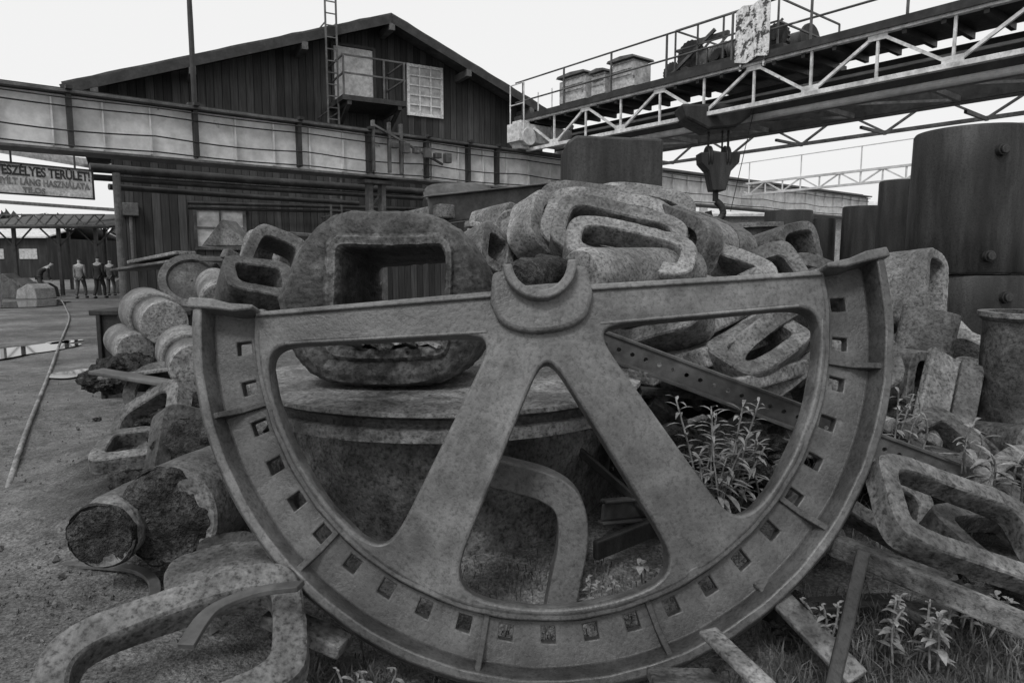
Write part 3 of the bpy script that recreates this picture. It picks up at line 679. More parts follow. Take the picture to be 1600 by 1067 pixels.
mb.obj('wall_pipe',dark,parent=barn,local=True)
mb=MB(); a_,z0_,b_,z1_=rectS(190,318,216,338); mb.box(((a_+b_)/2,-.15,(z0_+z1_)/2),(b_-a_,.28,z1_-z0_)); mb.tube([((a_+b_)/2,-.15,z0_),((a_+b_)/2,-.15,z0_-1.4)],.05,8); mb.obj('switch_box',midsteel,parent=barn,local=True,bevel=.02)
# ---------------------------------------------------------------- crane runway
kr=.8; nr=math.sqrt(1+kr*kr); RO=Vector((.17,18.2,0))
run=empty('crane_runway','long pale steel crane runway girder on posts','crane runway',RO,(0,0,math.atan2(kr,1)))
def SR(u):
    a,y,z=ray(u,250)
    s=(18.2-kr*.17)/(y-kr*a); return (a*s-.17)*nr
ZT=4.5; x0,x1=-17,20
mb=MB(); mb.box(((x0+x1)/2,.2,ZT-.52),(x1-x0,.3,.9)); x=x0+.1
while x<x1-.1:
    mb.box((x,.02,ZT-.52),(.025,.09,.84)); x+=.75
mb.obj('web',girderm,parent=run,local=True)
mb=MB(); mb.box(((x0+x1)/2,.18,ZT-.03),(x1-x0,.62,.05)); mb.box(((x0+x1)/2,.18,ZT-1.0),(x1-x0,.6,.05)); mb.obj('girder_flange',midsteel,parent=run,local=True,bevel=.008)
mb=MB(); mb.box(((x0+x1)/2,.3,ZT+.05),(x1-x0,.07,.09)); mb.obj('crane_rail',steel,parent=run,local=True)
for q in(113,307,467,575,665,730,775):
    mb=MB(); x=SR(q); mb.box((x,-.03,ZT-.5),(.08,.14,.86)); mb.box((x,-.16,ZT+.02),(.1,.16,.06)); mb.obj('stiffener',dark,parent=run,local=True)
for z,yy,am in((ZT-.25,-.1,.02),(ZT-.62,-.1,.04),(ZT-.13,-.16,.015),(ZT-.9,-.1,.02)):
    mb=MB(); pts=[]; x=x0
    while x<x1: pts.append((x,yy,z-am*abs(math.sin(x*1.1))*1.5)); x+=.35
    mb.tube(pts,.014,5); mb.obj('cable',dark,parent=run,local=True)
for u in(592,838,-260):
    x=SR(u); mb=MB()
    for dx in(-.16,.16): mb.box((x+dx,.2,(ZT-1.05)/2),(.1,.22,ZT-1.05))
    z=.4
    while z<ZT-1.3: mb.beam((x-.16,.2,z),(x+.16,.2,z+.4),.04,.04); z+=.4
    mb.box((x,.2,.06),(.7,.5,.12)); mb.box((x,.2,ZT-1.1),(.7,.4,.08))
    if u==592:
        for dx in(-.2,.2,.5): mb.box((x+dx,-.12,ZT-.35),(.06,.1,1.1))
        for j in range(6): mb.box((x+.3+j*.28,-.2,ZT-.3-j*.03),(.16,.14,.12+.1*(j%2)))
        mb.beam((x-.2,-.15,ZT+.1),(x+1.6,-.15,ZT-.6),.05,.05)
    mb.obj('column',midsteel,parent=run,local=True,bevel=.008)
mb=MB(); p=Vector((SR(313),.2,ZT)); mb.tube([p,p+Vector((0,0,1.6)),p+Vector((0,0,2.6)),p+Vector((.06,0,3.3)),p+Vector((-.1,0,4.2))],[.05,.05,.04,.04,.03],10)
mb.box(p+Vector((0,0,.05)),(.3,.3,.08))
rotm=Matrix.Translation(RO)@Matrix.Rotation(math.atan2(kr,1),4,'Z'); mb.v=[rotm@v for v in mb.v]
mb.obj('mast',steel,label='thin dark steel mast standing on the runway girder',category='mast')
for a,b,r in(((140,262,15),(660,300,20),.10),((130,276,15),(660,310,20),.07),((170,292,15.5),(560,318,20),.07)):
    mb=MB(); mb.tube([at(*a),at((a[0]+b[0])/2,(a[1]+b[1])/2+1,(a[2]+b[2])/2),at(*b)],r,10)
    mb.obj('pipeline',steel,label='dark steel pipe running under the runway girder',category='pipe',smooth=True,group='pipes under the runway girder')
mb=MB(); p=at(182,285,15.3); mb.tube([(p.x,p.y,0),(p.x,p.y,p.z+.2)],.08,12); mb.obj('pipe_support',midsteel,label='pale steel post carrying the pipes',category='post')
# ---------------------------------------------------------------- crane bridge
kb=-1.25; nb=math.sqrt(1+kb*kb); CO=Vector((.26,18.4,0))
br=empty('crane_bridge','overhead travelling crane bridge with lattice truss and walkway','crane',CO,(0,0,math.atan2(kb,1)))
brM=Matrix.Translation(CO)@Matrix.Rotation(math.atan2(kb,1),4,'Z')
def SB(u,off=0):
    a,y,z=ray(u,150); s=(18.4-kb*.26)/(y-kb*a); return (a*s-.26)*nb
LB=22; zb,zt_=4.5,5.25
mb=MB(); 
for z in(zb,zt_): mb.box((LB/2-.2,0,z),(LB,.11,.08))
mb.obj('truss_chord',white,parent=br,local=True,bevel=.006)
mb=MB(); st=1.1
off=SB(1100)%(2*st)
x=off-2*st; 
while x<LB-1.2:
    if x>-.2:
        mb.beam((x,0,zb+.03),(x,0,zt_-.03),.04,.04)
    for s_ in(-1,1):
        xa=x+s_*st
        if -.3<xa<LB and -.3<x<LB: mb.beam((x,s_*.004,zb+.02),(xa,s_*.004,zt_-.02),.05,.05)
    mb.beam((x+st,0,zb+.03),(x+st,0,zt_-.03),.04,.04)
    if x>0:
        mb.box((x,-.02,zb+.07),(.3,.02,.14)); mb.box((x+st,-.02,zt_-.07),(.3,.02,.12))
    x+=2*st
mb.obj('truss_web',white,parent=br,local=True)
mb=MB(); mb.box((LB/2-.2,.62,zt_+.05),(LB,1.35,.07)); x=0
mb.box((LB/2-.2,-.09,zt_+.07),(LB,.03,.13))
while x<LB: mb.box((x,.6,zt_-.05),(.07,1.2,.12)); x+=.55
mb.obj('walkway',steel,parent=br,local=True)
mb=MB(); mb.box((LB/2-.2,1.5,zb+.34),(LB,.35,.6)); mb.obj('box_girder',steel,parent=br,local=True,bevel=.01)
mb=MB(); mb.tube([(0,1.24,zb+.05),(LB-.2,1.24,zb+.05)],.07,12); mb.box((LB/2-.2,1.3,zb+.5),(LB,.05,.05)); mb.obj('girder_flange',girderm,parent=br,local=True)
mb=MB(); mb.box((LB/2-.2,3.6,zb+.4),(LB,.35,.5)); mb.obj('box_girder',steel,parent=br,local=True,bevel=.01)
mb=MB(); x=1
while x<LB: mb.box((x,2.5,zb+.2),(.08,1.8,.1)); mb.beam((x,1.7,zb+.18),(x+2,3.4,zb+.18),.05,.05); x+=2
for y in(5.0,): mb.box((LB/2,y,zb+.05),(LB,.08,.08)); mb.box((LB/2,y,zb+.65),(LB,.08,.08))
x=1
while x<LB-1: mb.beam((x,5,zb+.05),(x+1,5,zb+.65),.05,.05); mb.beam((x+1,5,zb+.65),(x+2,5,zb+.05),.05,.05); mb.box((x,4.4,zb+.02),(.06,1.2,.06)); x+=2
mb.obj('cross_bracing',midsteel,parent=br,local=True)
mb=MB(); x=.1
while x<LB: mb.beam((x,-.05,zt_),(x,-.05,zt_+1.0),.035,.035); x+=1.55
for z in(.5,1.0): mb.tube([(-.2,-.05,zt_+z),(LB-.2,-.05,zt_+z)],.02,6)
mb.obj('handrail',midsteel,parent=br,local=True)
mb=MB(); mb.box((.25,2.3,ZT+.38),(.5,5.6,.45)); mb.box((.2,-.2,ZT+.35),(.35,.3,.7));
for y in(-.2,4.6): mb.tube([(-.05,y,ZT+.28),(.55,y,ZT+.28)],.22,18)
for x_,y_ in((-.05,-.35),(.5,-.35),(-.05,.6),(.5,.6)): mb.beam((x_,y_,ZT+.3),(x_,y_,ZT+1.6),.03,.03)
for z in(1.1,1.6): mb.beam((-.05,-.35,ZT+z),(.5,-.35,ZT+z),.03,.03)
mb.obj('end_carriage',white,parent=br,local=True,bevel=.01)
rotb=math.atan2(kb,1)
cabm=M('dull_cabinet_paint',.4,.6,1.25,3,.6,0,spot=.3,spotc=.08)
for (u0,u1,lab) in((872,914,0),(922,944,0),(950,990,0)):
    a=SB(u0);b=SB(u1); e=empty('resistor_cabinet','pale sheet steel electrical cabinet on the crane walkway','cabinet',brM@Vector(((a+b)/2,.3,zt_+.09)),(0,0,rotb),group='electrical cabinets on the crane walkway')
    hh=.52 if u0!=922 else .42; w_=(b-a)*.96
    mb=MB(); mb.box((0,0,.1+hh/2),(w_,.55,hh)); mb.box((0,0,.1+hh+.04),(w_*.85,.5,.05)); mb.box((0,-.28,.1+hh*.5),(w_*.8,.02,.03)); mb.box((0,-.28,.1+hh*.75),(w_*.8,.02,.03)); mb.obj('cabinet_body',cabm,parent=e,local=True,bevel=.01)
    mb=MB(); mb.prism([(-w_*.55,.1+hh+.07),(w_*.55,.1+hh+.07),(w_*.5,.1+hh+.12),(0,.1+hh+.15),(-w_*.5,.1+hh+.12)],-.35,.35); mb.obj('lid',midsteel,parent=e,local=True)
    mb=MB()
    for xx in(-w_/2+.04,w_/2-.04):
        for yy in(-.25,.25): mb.box((xx,yy,.05),(.05,.05,.1))
    mb.box((0,-.28,.05),(w_,.03,.04)); mb.obj('stand',dark,parent=e,local=True)
tx=SB(1120); tr=empty('crane_trolley','rusty crane trolley with motor and hoist drum on the bridge','crane trolley',brM@Vector((tx,1.0,zt_+.09)),(0,0,rotb))
mb=MB(); mb.box((0,.3,.12),(2.6,2.4,.12)); 
for xx in(-.9,.9):
    for yy in(-.8,1.5): mb.tube([(xx,yy-.06,.1),(xx,yy+.06,.1)],.14,18)
mb.obj('chassis',steel,parent=tr,local=True,bevel=.01)
mb=MB(); mb.tube([(-.5,-.45,.42),(.35,-.45,.42)],.2,20); mb.tube([(.35,-.45,.42),(.5,-.45,.42)],.1,12); mb.box((-.62,-.45,.35),(.2,.4,.4)); mb.box((.6,-.45,.36),(.25,.45,.5))
for i in range(6): mb.tube([(-.42+i*.12,-.45,.42),(-.40+i*.12,-.45,.42)],.225,20)
mb.obj('motor',midsteel,parent=tr,local=True,bevel=.01,smooth=True)
for gx,gy,gz,gr_ in((-.95,-.6,.5,.3),(.95,-.55,.42,.24),(-.2,-.7,.3,.15),(-1.5,-.5,.3,.2)):
    mb=MB(); nT=20; poly=[((gr_+(.02 if k%2 else 0))*math.cos(math.pi*k/nT)+gx,(gr_+(.02 if k%2 else 0))*math.sin(math.pi*k/nT)+gz) for k in range(2*nT)]
    mb.prism(poly,gy-.04,gy+.04); mb.tube([(gx,gy-.08,gz),(gx,gy+.4,gz)],.06,12); mb.obj('gear_wheel',dark,parent=tr,local=True)
mb=MB(); mb.tube([(-.8,.7,.55),(.9,.7,.55)],.28,24); mb.tube([(-.85,.7,.55),(-.8,.7,.55)],.38,24); mb.tube([(.9,.7,.55),(.95,.7,.55)],.38,24); mb.obj('hoist_drum',dark,parent=tr,local=True,smooth=True)
mb=MB()
for xx in(-1.15,1.15,0,-.6,.6):
    for yy in(-.85,1.4): mb.beam((xx,yy,.2),(xx,yy,1.0),.03,.03)
for z in(.6,1.0): mb.beam((-1.15,-.85,z),(1.15,-.85,z),.03,.03); mb.beam((1.15,-.85,z),(1.15,1.4,z),.03,.03); mb.beam((-1.15,-.85,z),(-1.15,1.4,z),.03,.03)
for xx in(-1.1,-.7,-.2,.2,.5): mb.beam((xx,-.6,.2),(xx+.35,-.2,.85),.05,.05)
mb.box((-.4,-.6,.75),(.7,.08,.08)); mb.beam((-1.3,-.8,.15),(-.3,-.7,.85),.06,.06); mb.obj('trolley_rail',midsteel,parent=tr,local=True)
sa,sb_=SB(1152),SB(1204)
e=brM@Vector(((sa+sb_)/2,-.12,zt_-.06))
mb=MB(); hw=(sb_-sa)/2; top=[(-hw,1.02),(-hw*.6,1.1),(0,1.06),(hw*.5,1.14),(hw,1.1)]
mb.prism([(-hw,.12),(-hw*.3,.06),(hw*.4,.14),(hw,.1)]+top[::-1],-.01,.01)
for xx in(-hw*.7,hw*.7): mb.box((xx,.03,.5),(.04,.03,1.1))
flake=M('flaking_sign_paint',.6,.8,1.1,3,.6,0,spot=.98,spotc=.05)
o=mb.obj('sign_board',flake,local=True,label='flaking white sign board fixed to the crane handrail',category='sign'); o.location=e; o.rotation_euler=(0,0,rotb)
hp=at(1122,235,14.2); hk=empty('crane_hook','dark crane hook block hanging from the bridge','crane hook',Vector((hp.x,hp.y,2.2)))
mb=MB(); zo=-.36
mb.prism([(-.4,4.15+zo),(.4,4.15+zo),(.38,3.95+zo),(.22,3.78+zo),(.13,3.4+zo),(-.13,3.4+zo),(-.22,3.78+zo),(-.38,3.95+zo)],-.2,.2,Matrix.Translation((hp.x,hp.y,0)))
for dx in(-.2,.16): mb.lathe([(.02,-.05),(.24,-.05),(.26,-.03),(.22,0),(.26,.03),(.24,.05),(.02,.05)],(hp.x+dx,hp.y,4.05+zo),(hp.x+dx+.1,hp.y,4.05+zo),32)
mb.obj('pulley_block',dark,parent=hk,bevel=.03)
mb=MB(); mb.prism([(-.85,4.7),(.6,4.7),(.52,4.45),(.25,4.25),(-.3,4.2),(-.75,4.42)],-.35,.35,Matrix.Translation((hp.x,hp.y,0))); mb.obj('hoist_housing',dark,parent=hk,bevel=.05)
mb=MB(); mb.tube([(hp.x-.02,hp.y,3.45+zo),(hp.x-.02,hp.y,3.2+zo)],.06,10)
pts=[Vector((hp.x,hp.y,3.2+zo)),Vector((hp.x+.12,hp.y,3.08+zo)),Vector((hp.x+.14,hp.y,2.93+zo)),Vector((hp.x+.03,hp.y,2.82+zo)),Vector((hp.x-.11,hp.y,2.86+zo)),Vector((hp.x-.16,hp.y,3.0+zo))]
mb.tube(spline(pts,5),.07,10); mb.obj('hook',dark,parent=hk,smooth=True)
for pp,rr in(([(hp.x+.2,hp.y,3.7),(hp.x+.2,hp.y,4.4)],.025),([(hp.x-.2,hp.y,3.7),(hp.x-.2,hp.y,4.4)],.025),([(hp.x+.08,hp.y,3.7),(hp.x+.08,hp.y,4.4)],.02),([(hp.x,hp.y,2.86+zo),(hp.x-.25,hp.y,2.5+zo),(hp.x-.35,hp.y,2.3+zo)],.05),([(hp.x,hp.y,2.86+zo),(hp.x+.2,hp.y,2.4+zo)],.05),([(hp.x+.3,hp.y,3.0+zo),(hp.x+.75,hp.y,4.9)],.008)):
    mb=MB(); mb.tube(pp,rr,6); mb.obj('cable',dark,parent=hk)
# ---------------------------------------------------------------- far things
mb=MB(); a=at(1100,300,26); b=at(1640,218,17)
a.z=b.z=3.95
for z in(0,.38): mb.beam(a+Vector((0,0,z)),b+Vector((0,0,z)),.07,.07)
n=16
for i in range(n):
    p=a.lerp(b,i/n);q=a.lerp(b,(i+1)/n)
    if i%2: mb.beam(p,q+Vector((0,0,.38)),.04,.04)
    else: mb.beam(p+Vector((0,0,.38)),q,.04,.04)
    mb.beam(p,p+Vector((0,0,.38)),.04,.04)
for i in range(0,n,3): p=a.lerp(b,i/n); mb.beam(p+Vector((0,0,.38)),p+Vector((0,0,1.1)),.03,.03)
mb.beam(a+Vector((0,0,1.1)),b+Vector((0,0,1.1)),.025,.025)
for e_ in(a,b): mb.beam(Vector((e_.x,e_.y,0)),e_,.25,.25)
mb.obj('lattice_gantry',girderm,label='slender pale lattice gantry crossing the yard',category='gantry')
def shed(name,label,u0,u1,vtop,d,depth,wallm,roofm_,hi):
    a=at(u0,vtop,d);b=at(u1,vtop,d); z=a.z
    e=empty(name,label,'shed',Vector(((a.x+b.x)/2,d,0))); W=b.x-a.x
    mb=MB(); mb.box((0,depth/2,(z-hi)/2),(W,depth,z-hi)); mb.obj('wall',wallm,parent=e,local=True)
    mb=MB()
    V=[(-W/2-.3,y,zz) for y,zz in((-.5,z-hi-.05),(depth/2,z),(depth+.5,z-hi-.05))]+[(-W/2-.3,y,zz) for y,zz in((depth+.5,z-hi+.07),(depth/2,z+.12),(-.5,z-hi+.07))]
    V+= [(W/2+.3,y,zz) for _,y,zz in V]; mb.add(V,[(0,1,2,3,4,5)[::-1],(6,7,8,9,10,11)]+[(i,(i+1)%6,(i+1)%6+6,i+6) for i in range(6)]); mb.obj('roof',roofm_,parent=e,local=True)
    for i in range(min(8,int(W/3))): mb=MB(); mb.box((-W/2+1.5+i*3,-.03,(z-hi)*.62),(1.6,.06,.9)); mb.obj('window',glass,parent=e,local=True)
    return e
shed('long_shed','long low shed with pale sheet roof',1040,1500,305,34,10,concrete,rooflt,1.0)
shed('workshop','low distant workshop with dark walls and pale roof',-300,70,345,62,12,dark,rooflt,1.5)
sh=empty('open_shelter','open sided shelter with low roof on thin posts','shelter',Vector((at(20,350,33).x,33,0)))
mb=MB(); X0,X1=at(-120,335,33).x,at(165,335,33).x
mb.add([(X0,33,3.2),(X1,33,3.2),(X1,42,4.4),(X0,42,4.4),(X0,33,3.3),(X1,33,3.3),(X1,42,4.5),(X0,42,4.5)],[(3,2,1,0),(4,5,6,7),(0,1,5,4),(1,2,6,5),(2,3,7,6),(3,0,4,7)])
mb.obj('roof',roofm,parent=sh)
for yy in(33.5,41):
    for u in(90,20,148,-50):
        x=at(u,350,33.5).x
        mb=MB(); zt2=3.2+(yy-33)*.133; mb.box((x,yy,zt2/2),(.14,.14,zt2)); mb.beam((x,yy,zt2-.9),(x+.9,yy,zt2),.06,.06); mb.beam((x,yy,zt2-.9),(x-.9,yy,zt2),.06,.06); mb.obj('post',steel,parent=sh)
mb=MB()
n=18
for i in range(n):
    xa=X0+(X1-X0)*i/n; xb=X0+(X1-X0)*(i+1)/n; mb.beam((xa,32.9,3.35),(xb,32.9,3.85) if i%2 else (xb,32.9,3.35),.05,.05); mb.beam((xa,32.9,3.85 if i%2 else 3.35),(xb,32.9,3.35 if i%2 else 3.85),.05,.05)
mb.beam((X0,32.9,3.35),(X1,32.9,3.35),.06,.06); mb.beam((X0,32.9,3.85),(X1,32.9,3.85),.06,.06); mb.obj('lattice_beam',midsteel,parent=sh)
for j,u in enumerate((5,22,40,-12,84,100,14,32,110)):
    mb=MB(); p=gr(u,466+R.uniform(-3,3)); p.y+=1 if u<60 else 6; hh=R.uniform(.5,1.3); mb.prism([(-.6,0),(.6,0),(.5,hh*.7),(.1,hh),(-.5,hh*.6)],-.5,.5,Matrix.Translation(p)@Matrix.Rotation(R.uniform(-.5,.5),4,'Z')); mb.obj('crate',[midsteel,concrete,dark][j%3],label='low stack of material stored by the shelter',category='crate',group='stacks by the shelter',bevel=.04)
for (ua,va,da,ub,vb,db,lab) in((-80,226,24,112,246,34,'high pale canopy roof on steel posts'),(-90,312,27,150,328,36,'low pale canopy roof on steel posts')):
    a=at(ua,va,da); b=at(ub,vb,db)
    mb=MB(); mb.add([a,b,b+Vector((2,10,.3)),a+Vector((0,12,.4)),a+Vector((0,0,.15)),b+Vector((0,0,.15)),b+Vector((2,10,.45)),a+Vector((0,12,.55))],[(3,2,1,0),(4,5,6,7),(0,1,5,4),(1,2,6,5),(2,3,7,6),(3,0,4,7)])
    for p in(a+Vector((.5,1,0)),b+Vector((-.3,6,0))): mb.beam((p.x,p.y,0),(p.x,p.y,p.z),.14,.14)
    mb.obj('canopy',rooflt,label=lab,category='canopy')
# sign
sA_=at(-8,282,13.5); sB_=at(143,284,14.9); W=(sB_-sA_).length; ang=math.atan2(sB_.y-sA_.y,sB_.x-sA_.x)
ctr=(sA_+sB_)/2
sg=empty('warning_sign','weathered white warning board with Hungarian lettering','sign',Vector((ctr.x,ctr.y,ctr.z-.3)),(0,0,ang))
mb=MB(); mb.box((0,0,.3),(W,.03,.58)); mb.obj('board',M('sign_white',.55,.75,1.2,4,.6,0,spot=.1,spotc=.25),parent=sg,local=True,bevel=.005)
mb=MB(); 
for x,z,w_,h_ in((0,.6,W+.06,.03),(0,0,W+.06,.03),(-W/2-.015,.3,.03,.57),(W/2+.015,.3,.03,.57)): mb.box((x,-.005,z),(w_,.06,h_))
for x in(-W/2+.3,W/2-.3): mb.box((x,.03,.9),(.03,.03,.7))
mb.obj('frame',dark,parent=sg,local=True)
def text(s,size,x,z,mat,wid=None,off=.006):
    cu=bpy.data.curves.new('t','FONT'); cu.body=s; cu.size=size; cu.extrude=.003; cu.align_x='LEFT'; cu.offset=off
    o=bpy.data.objects.new('t',cu); scene.collection.objects.link(o); dg=bpy.context.evaluated_depsgraph_get(); me=bpy.data.meshes.new_from_object(o.evaluated_get(dg)); bpy.data.objects.remove(o)
    xs_=[v.co.x for v in me.vertices]; sc_=wid/(max(xs_)-min(xs_)) if wid else 1
    me.transform(Matrix.Diagonal((sc_,1,1,1))); me.transform(Matrix.Rotation(rad(90),4,'X')); me.materials.clear(); me.materials.append(mat)
    ob=bpy.data.objects.new('lettering',me); scene.collection.objects.link(ob); ob.parent=sg; ob.location=(x,-.0195,z); return ob
text('VESZÉLYES TERÜLET!',.255,-W/2+.0,.375,letterm,W-.03,.009)
text('NYÍLT LÁNG HASZNÁLATA',.18,-W/2-.0,.19,letterf,W-.06)
text('TILOS',.15,-W/2+.45,.04,letterf,None)
def woods(x0_,x1_,y_,hh,n_,lab):
    mb=MB()
    for i in range(n_):
        x=R.uniform(x0_,x1_); top=hh*(.7+.35*noise.noise(Vector((x*.15,y_,0)))+.12*noise.noise(Vector((x*.7,y_,3)))); z=R.uniform(0,1)**.8*top; y=y_+R.uniform(-3,3); s=R.uniform(.4,1.1)
        m=Matrix.Translation((x,y,z))@Euler((R.random()*6,R.random()*6,R.random()*6)).to_matrix().to_4x4()
        mb.add([(s,0,0),(0,s*.7,0),(-s,0,0),(0,-s*.7,.3*s)],[(0,1,2),(0,2,3)],m)
    mb.obj('woodland',treem,kind='stuff',label=lab,category='trees')
woods(-95,-30,85,9,5500,'dark distant trees behind the yard')
woods(25,75,62,8.5,5000,'dark distant trees behind the yard')
# ---------------------------------------------------------------- people
def person(u,vf,lab,pose,coat,trou,faceang=0,hgt_=1.72):
    base=gr(u,vf); e=empty('person',lab,'person',base,(0,0,faceang))
    s=hgt_/1.75
    def sk(name,pts,edges,rads,mat):
        me=bpy.data.meshes.new(name); me.from_pydata([Vector(p)*s for p in pts],edges,[]); ob=bpy.data.objects.new(name,me); scene.collection.objects.link(ob)
        ob.modifiers.new('k','SKIN')
        for i,r in enumerate(rads): 
            me.skin_vertices[0].data[i].radius=(r[0]*s,r[1]*s) if isinstance(r,tuple) else (r*s,r*s)
        me.skin_vertices[0].data[0].use_root=True
        b=ob.modifiers.new('s','SUBSURF'); b.levels=2; b.render_levels=2; me.materials.append(mat); ob.parent=e
        dg=bpy.context.evaluated_depsgraph_get(); m2=bpy.data.meshes.new_from_object(ob.evaluated_get(dg)); ob.modifiers.clear(); ob.data=m2
        m2.materials.clear(); m2.materials.append(mat)
        for p in m2.polygons: p.use_smooth=True
    st_=.18 if pose=='walk' else .04; ln=.35 if pose=='bend' else 0
    P=[(0,0,.95),(0,ln*.3,1.2),(0,ln,1.42-ln*.3),(0,ln*1.2,1.5-ln*.3),(0,ln*1.35+.02,1.56-ln*.4),(0,ln*1.5+.02,1.68-ln*.4),
       (.19,ln,1.40-ln*.3),(.25,ln+.02-st_*.5,1.12-ln*.4),(.24,ln+.1+st_*.3,.88-ln*.3),(.24,ln+.13+st_*.3,.80-ln*.3),
       (-.19,ln,1.40-ln*.3),(-.25,ln-.02+st_*.5,1.12-ln*.4),(-.24,ln+.1-st_*.3,.88-ln*.3),(-.24,ln+.13-st_*.3,.80-ln*.3),
       (.10,0,.88),(.11,.06+st_*.6,.5),(.11,st_,.09),(.12,st_+.17,.04),
       (-.10,0,.88),(-.11,.03-st_*.2,.5),(-.11,-st_,.09),(-.12,-st_+.17,.04)]
    E=[(0,1),(1,2),(2,3),(3,4),(4,5),(2,6),(6,7),(7,8),(8,9),(2,10),(10,11),(11,12),(12,13),(0,14),(14,15),(15,16),(16,17),(0,18),(18,19),(19,20),(20,21)]
    Rd=[(.13,.1),(.13,.1),(.13,.09),.055,(.07,.08),(.085,.1),.06,.045,.035,.03,.06,.045,.035,.03,.085,.055,.04,.035,.085,.055,.04,.035]
    sk('body',P,E,Rd,skinm)
    Pj=[P[0],P[1],P[2],P[6],P[7],P[8],P[10],P[11],P[12],(0,0,.82)]
    sk('jacket',Pj,[(0,1),(1,2),(2,3),(3,4),(4,5),(2,6),(6,7),(7,8),(0,9)],[(.17,.13),(.17,.125),(.165,.11),.075,.06,.05,.075,.06,.05,(.185,.14)],coat)
    Pt=[P[0],P[14],P[15],P[16],P[18],P[19],P[20]]
    sk('trousers',Pt,[(0,1),(1,2),(2,3),(0,4),(4,5),(5,6)],[(.15,.12),.105,.075,.06,.105,.075,.06],trou)
    sk('shoes',[(.11,st_-.03,.05),(.12,st_+.18,.04)],[(0,1)],[.055,.045],hairm); sk('shoes',[(-.11,-st_-.03,.05),(-.12,-st_+.18,.04)],[(0,1)],[.055,.045],hairm)
    c=P[5]; sk('hair',[(c[0],c[1]-.02,c[2]-.03),(c[0],c[1]-.01,c[2]+.04)],[(0,1)],[(.09,.1),(.085,.095)],hairm)
person(63,464,'person in dark coat bending forward near the shelter','bend',cloth1,cloth3,-1.0,1.8)
person(127,466,'person in pale shirt walking away along the road','walk',cloth2,cloth3,.1,1.8)
person(156,466,'person in dark jacket walking away along the road','walk',cloth1,cloth1,-.1,1.88)
person(174,462,'person in grey overalls walking away beside the barn','stand',cloth3,cloth3,0,1.78)
# ---------------------------------------------------------------- vegetation
def leaf(mb,p,d,L,wd,droop):
    d=d.normalized(); up=Vector((0,0,1)); s=d.cross(up); s=s.normalized() if s.length>.01 else Vector((1,0,0)); n=s.cross(d)
    vs=[]
    for i,(t_,w_) in enumerate(((0,.1),(.25,.8),(.55,1),(.8,.6),(1,.04))):
        c=p+d*(L*t_)-up*(droop*L*t_*t_); vs+=[c-s*(wd*w_/2)+n*(.15*wd*w_),c,c+s*(wd*w_/2)+n*(.15*wd*w_)]
    mb.add(vs,[(i*3+k_,i*3+k_+1,i*3+k_+4,i*3+k_+3) for i in range(4) for k_ in(0,1)])
def plant(base,h,ns,ll,lab,spread=.15,name='weed_plant',step=.03,wd=.26,lean=(0,0)):
    mb=MB()
    for s in range(ns):
        b=base+Vector((R.uniform(-1,1)*spread,R.uniform(-1,1)*spread*.7,-.06)); hh=h*R.uniform(.55,1); tip=b+Vector((R.uniform(-.3,.3)*hh+lean[0],R.uniform(-.3,.1)*hh+lean[1],hh)); mdl=(b+tip)/2+Vector((R.uniform(-.03,.03),0,.03))
        sp_pts=spline([b,mdl,tip],5); mb.tube(sp_pts,[.005]*(len(sp_pts)-1)+[.002],5)
        n=int(hh/step); 
        for i in range(n):
            t_=.2+.8*i/n; j=t_*(len(sp_pts)-1); p=sp_pts[int(j)].lerp(sp_pts[min(len(sp_pts)-1,int(j)+1)],j-int(j)); a=i*2.4+R.uniform(-.3,.3)
            el=.2+.8*t_**3; d=Vector((math.cos(a),math.sin(a),el)); L=ll*R.uniform(.7,1.1)*(1.15-.5*t_)
            leaf(mb,p,d,L,L*wd,R.uniform(.2,.7))
    mb.obj(name,leafm,label=lab,category='plant',group='weeds growing through the scrap',smooth='all')
plant(at(1115,800,3.2),.64,10,.13,'bushy weed with narrow pale leaves behind spokes',.12,step=.024,wd=.2)
plant(at(1170,780,3.3),.5,5,.12,'bushy weed with narrow pale leaves behind spokes',.08,step=.024,wd=.2)
plant(at(945,935,2.95),.22,5,.06,'small leafy weed under the wheel spokes',.08,wd=.5,step=.02)
plant(at(1020,900,3.1),.16,4,.07,'small leafy weed under the wheel spokes',.06,wd=.6,step=.03)
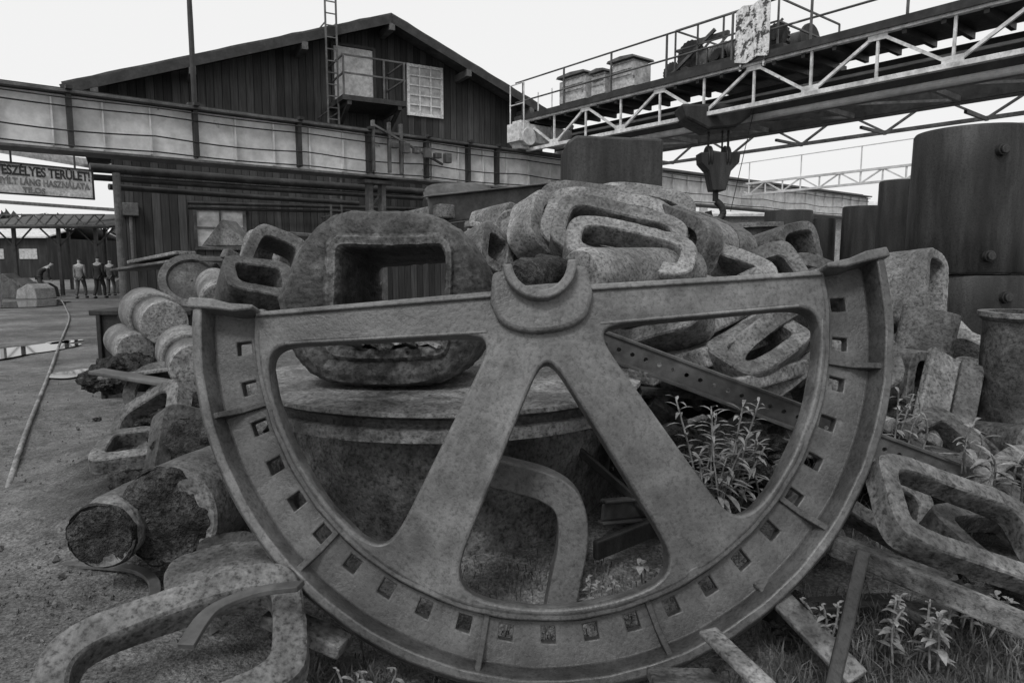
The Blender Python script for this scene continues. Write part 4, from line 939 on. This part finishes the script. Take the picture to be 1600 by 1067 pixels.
plant(at(1570,760,3.1),.3,5,.16,'broad leafy weed beside frame castings',.1,wd=.26)
plant(at(1500,720,3.4),.28,3,.12,'broad leafy weed beside frame castings',.07,wd=.28)
plant(at(1410,690,3.7),.4,6,.09,'tall thin weed growing beside the pale slab',.1)
plant(at(1425,1010,2.5),.28,9,.06,'feathery weed in the grass',.12,wd=.45,step=.018)
plant(at(1290,985,2.6),.2,5,.05,'feathery weed in the grass',.08,wd=.5,step=.02)
plant(at(1520,960,2.6),.2,6,.06,'feathery weed in the grass',.1,wd=.5,step=.02)
plant(at(560,1060,2.45),.08,6,.05,'low weed at the foot of the wheel',.12,wd=.4,step=.02)
plant(at(440,1050,2.45),.1,5,.05,'low weed at the foot of the wheel',.1,wd=.5,step=.02)
mb=MB()
def tuft(x,y,n,h,sp_=.08):
    z=hgt(x,y)
    for i in range(n):
        b=Vector((x+R.gauss(0,sp_),y+R.gauss(0,sp_),z-.01)); a=R.uniform(0,6.28); le=R.uniform(.2,.9)*h; hh=h*R.uniform(.5,1.1); wd_=R.uniform(.0015,.004)
        d=Vector((math.cos(a),math.sin(a),0)); s=Vector((-d.y,d.x,0))*wd_
        p1=b+d*le*.3+Vector((0,0,hh*.6)); p2=b+d*le+Vector((0,0,hh*.85))
        mb.add([b-s,b+s,p1+s*.8,p1-s*.8,p2],[(0,1,2,3),(3,2,4)])
for i in range(190):
    x=R.uniform(-.9,2.6); y=R.uniform(2.2,3.1)
    if -.55<x<.8 and y<2.75: tuft(x,y,14,.035); continue
    tuft(x,y,R.randint(10,26),R.uniform(.05,.12))
for i in range(60): tuft(R.uniform(-.95,-.5),R.uniform(2.35,2.7),20,.11)
for i in range(90): tuft(R.uniform(1.1,2.3),R.uniform(2.3,2.9),24,.15)
for i in range(60): tuft(R.uniform(-.4,1.4),R.uniform(2.9,3.5),18,.08)
for i in range(40): tuft(R.uniform(1.5,3.2),R.uniform(3.2,4.4),18,.2)
mb.obj('grass',grassm,kind='stuff',label='tufts of rough grass under the wheel',category='grass')
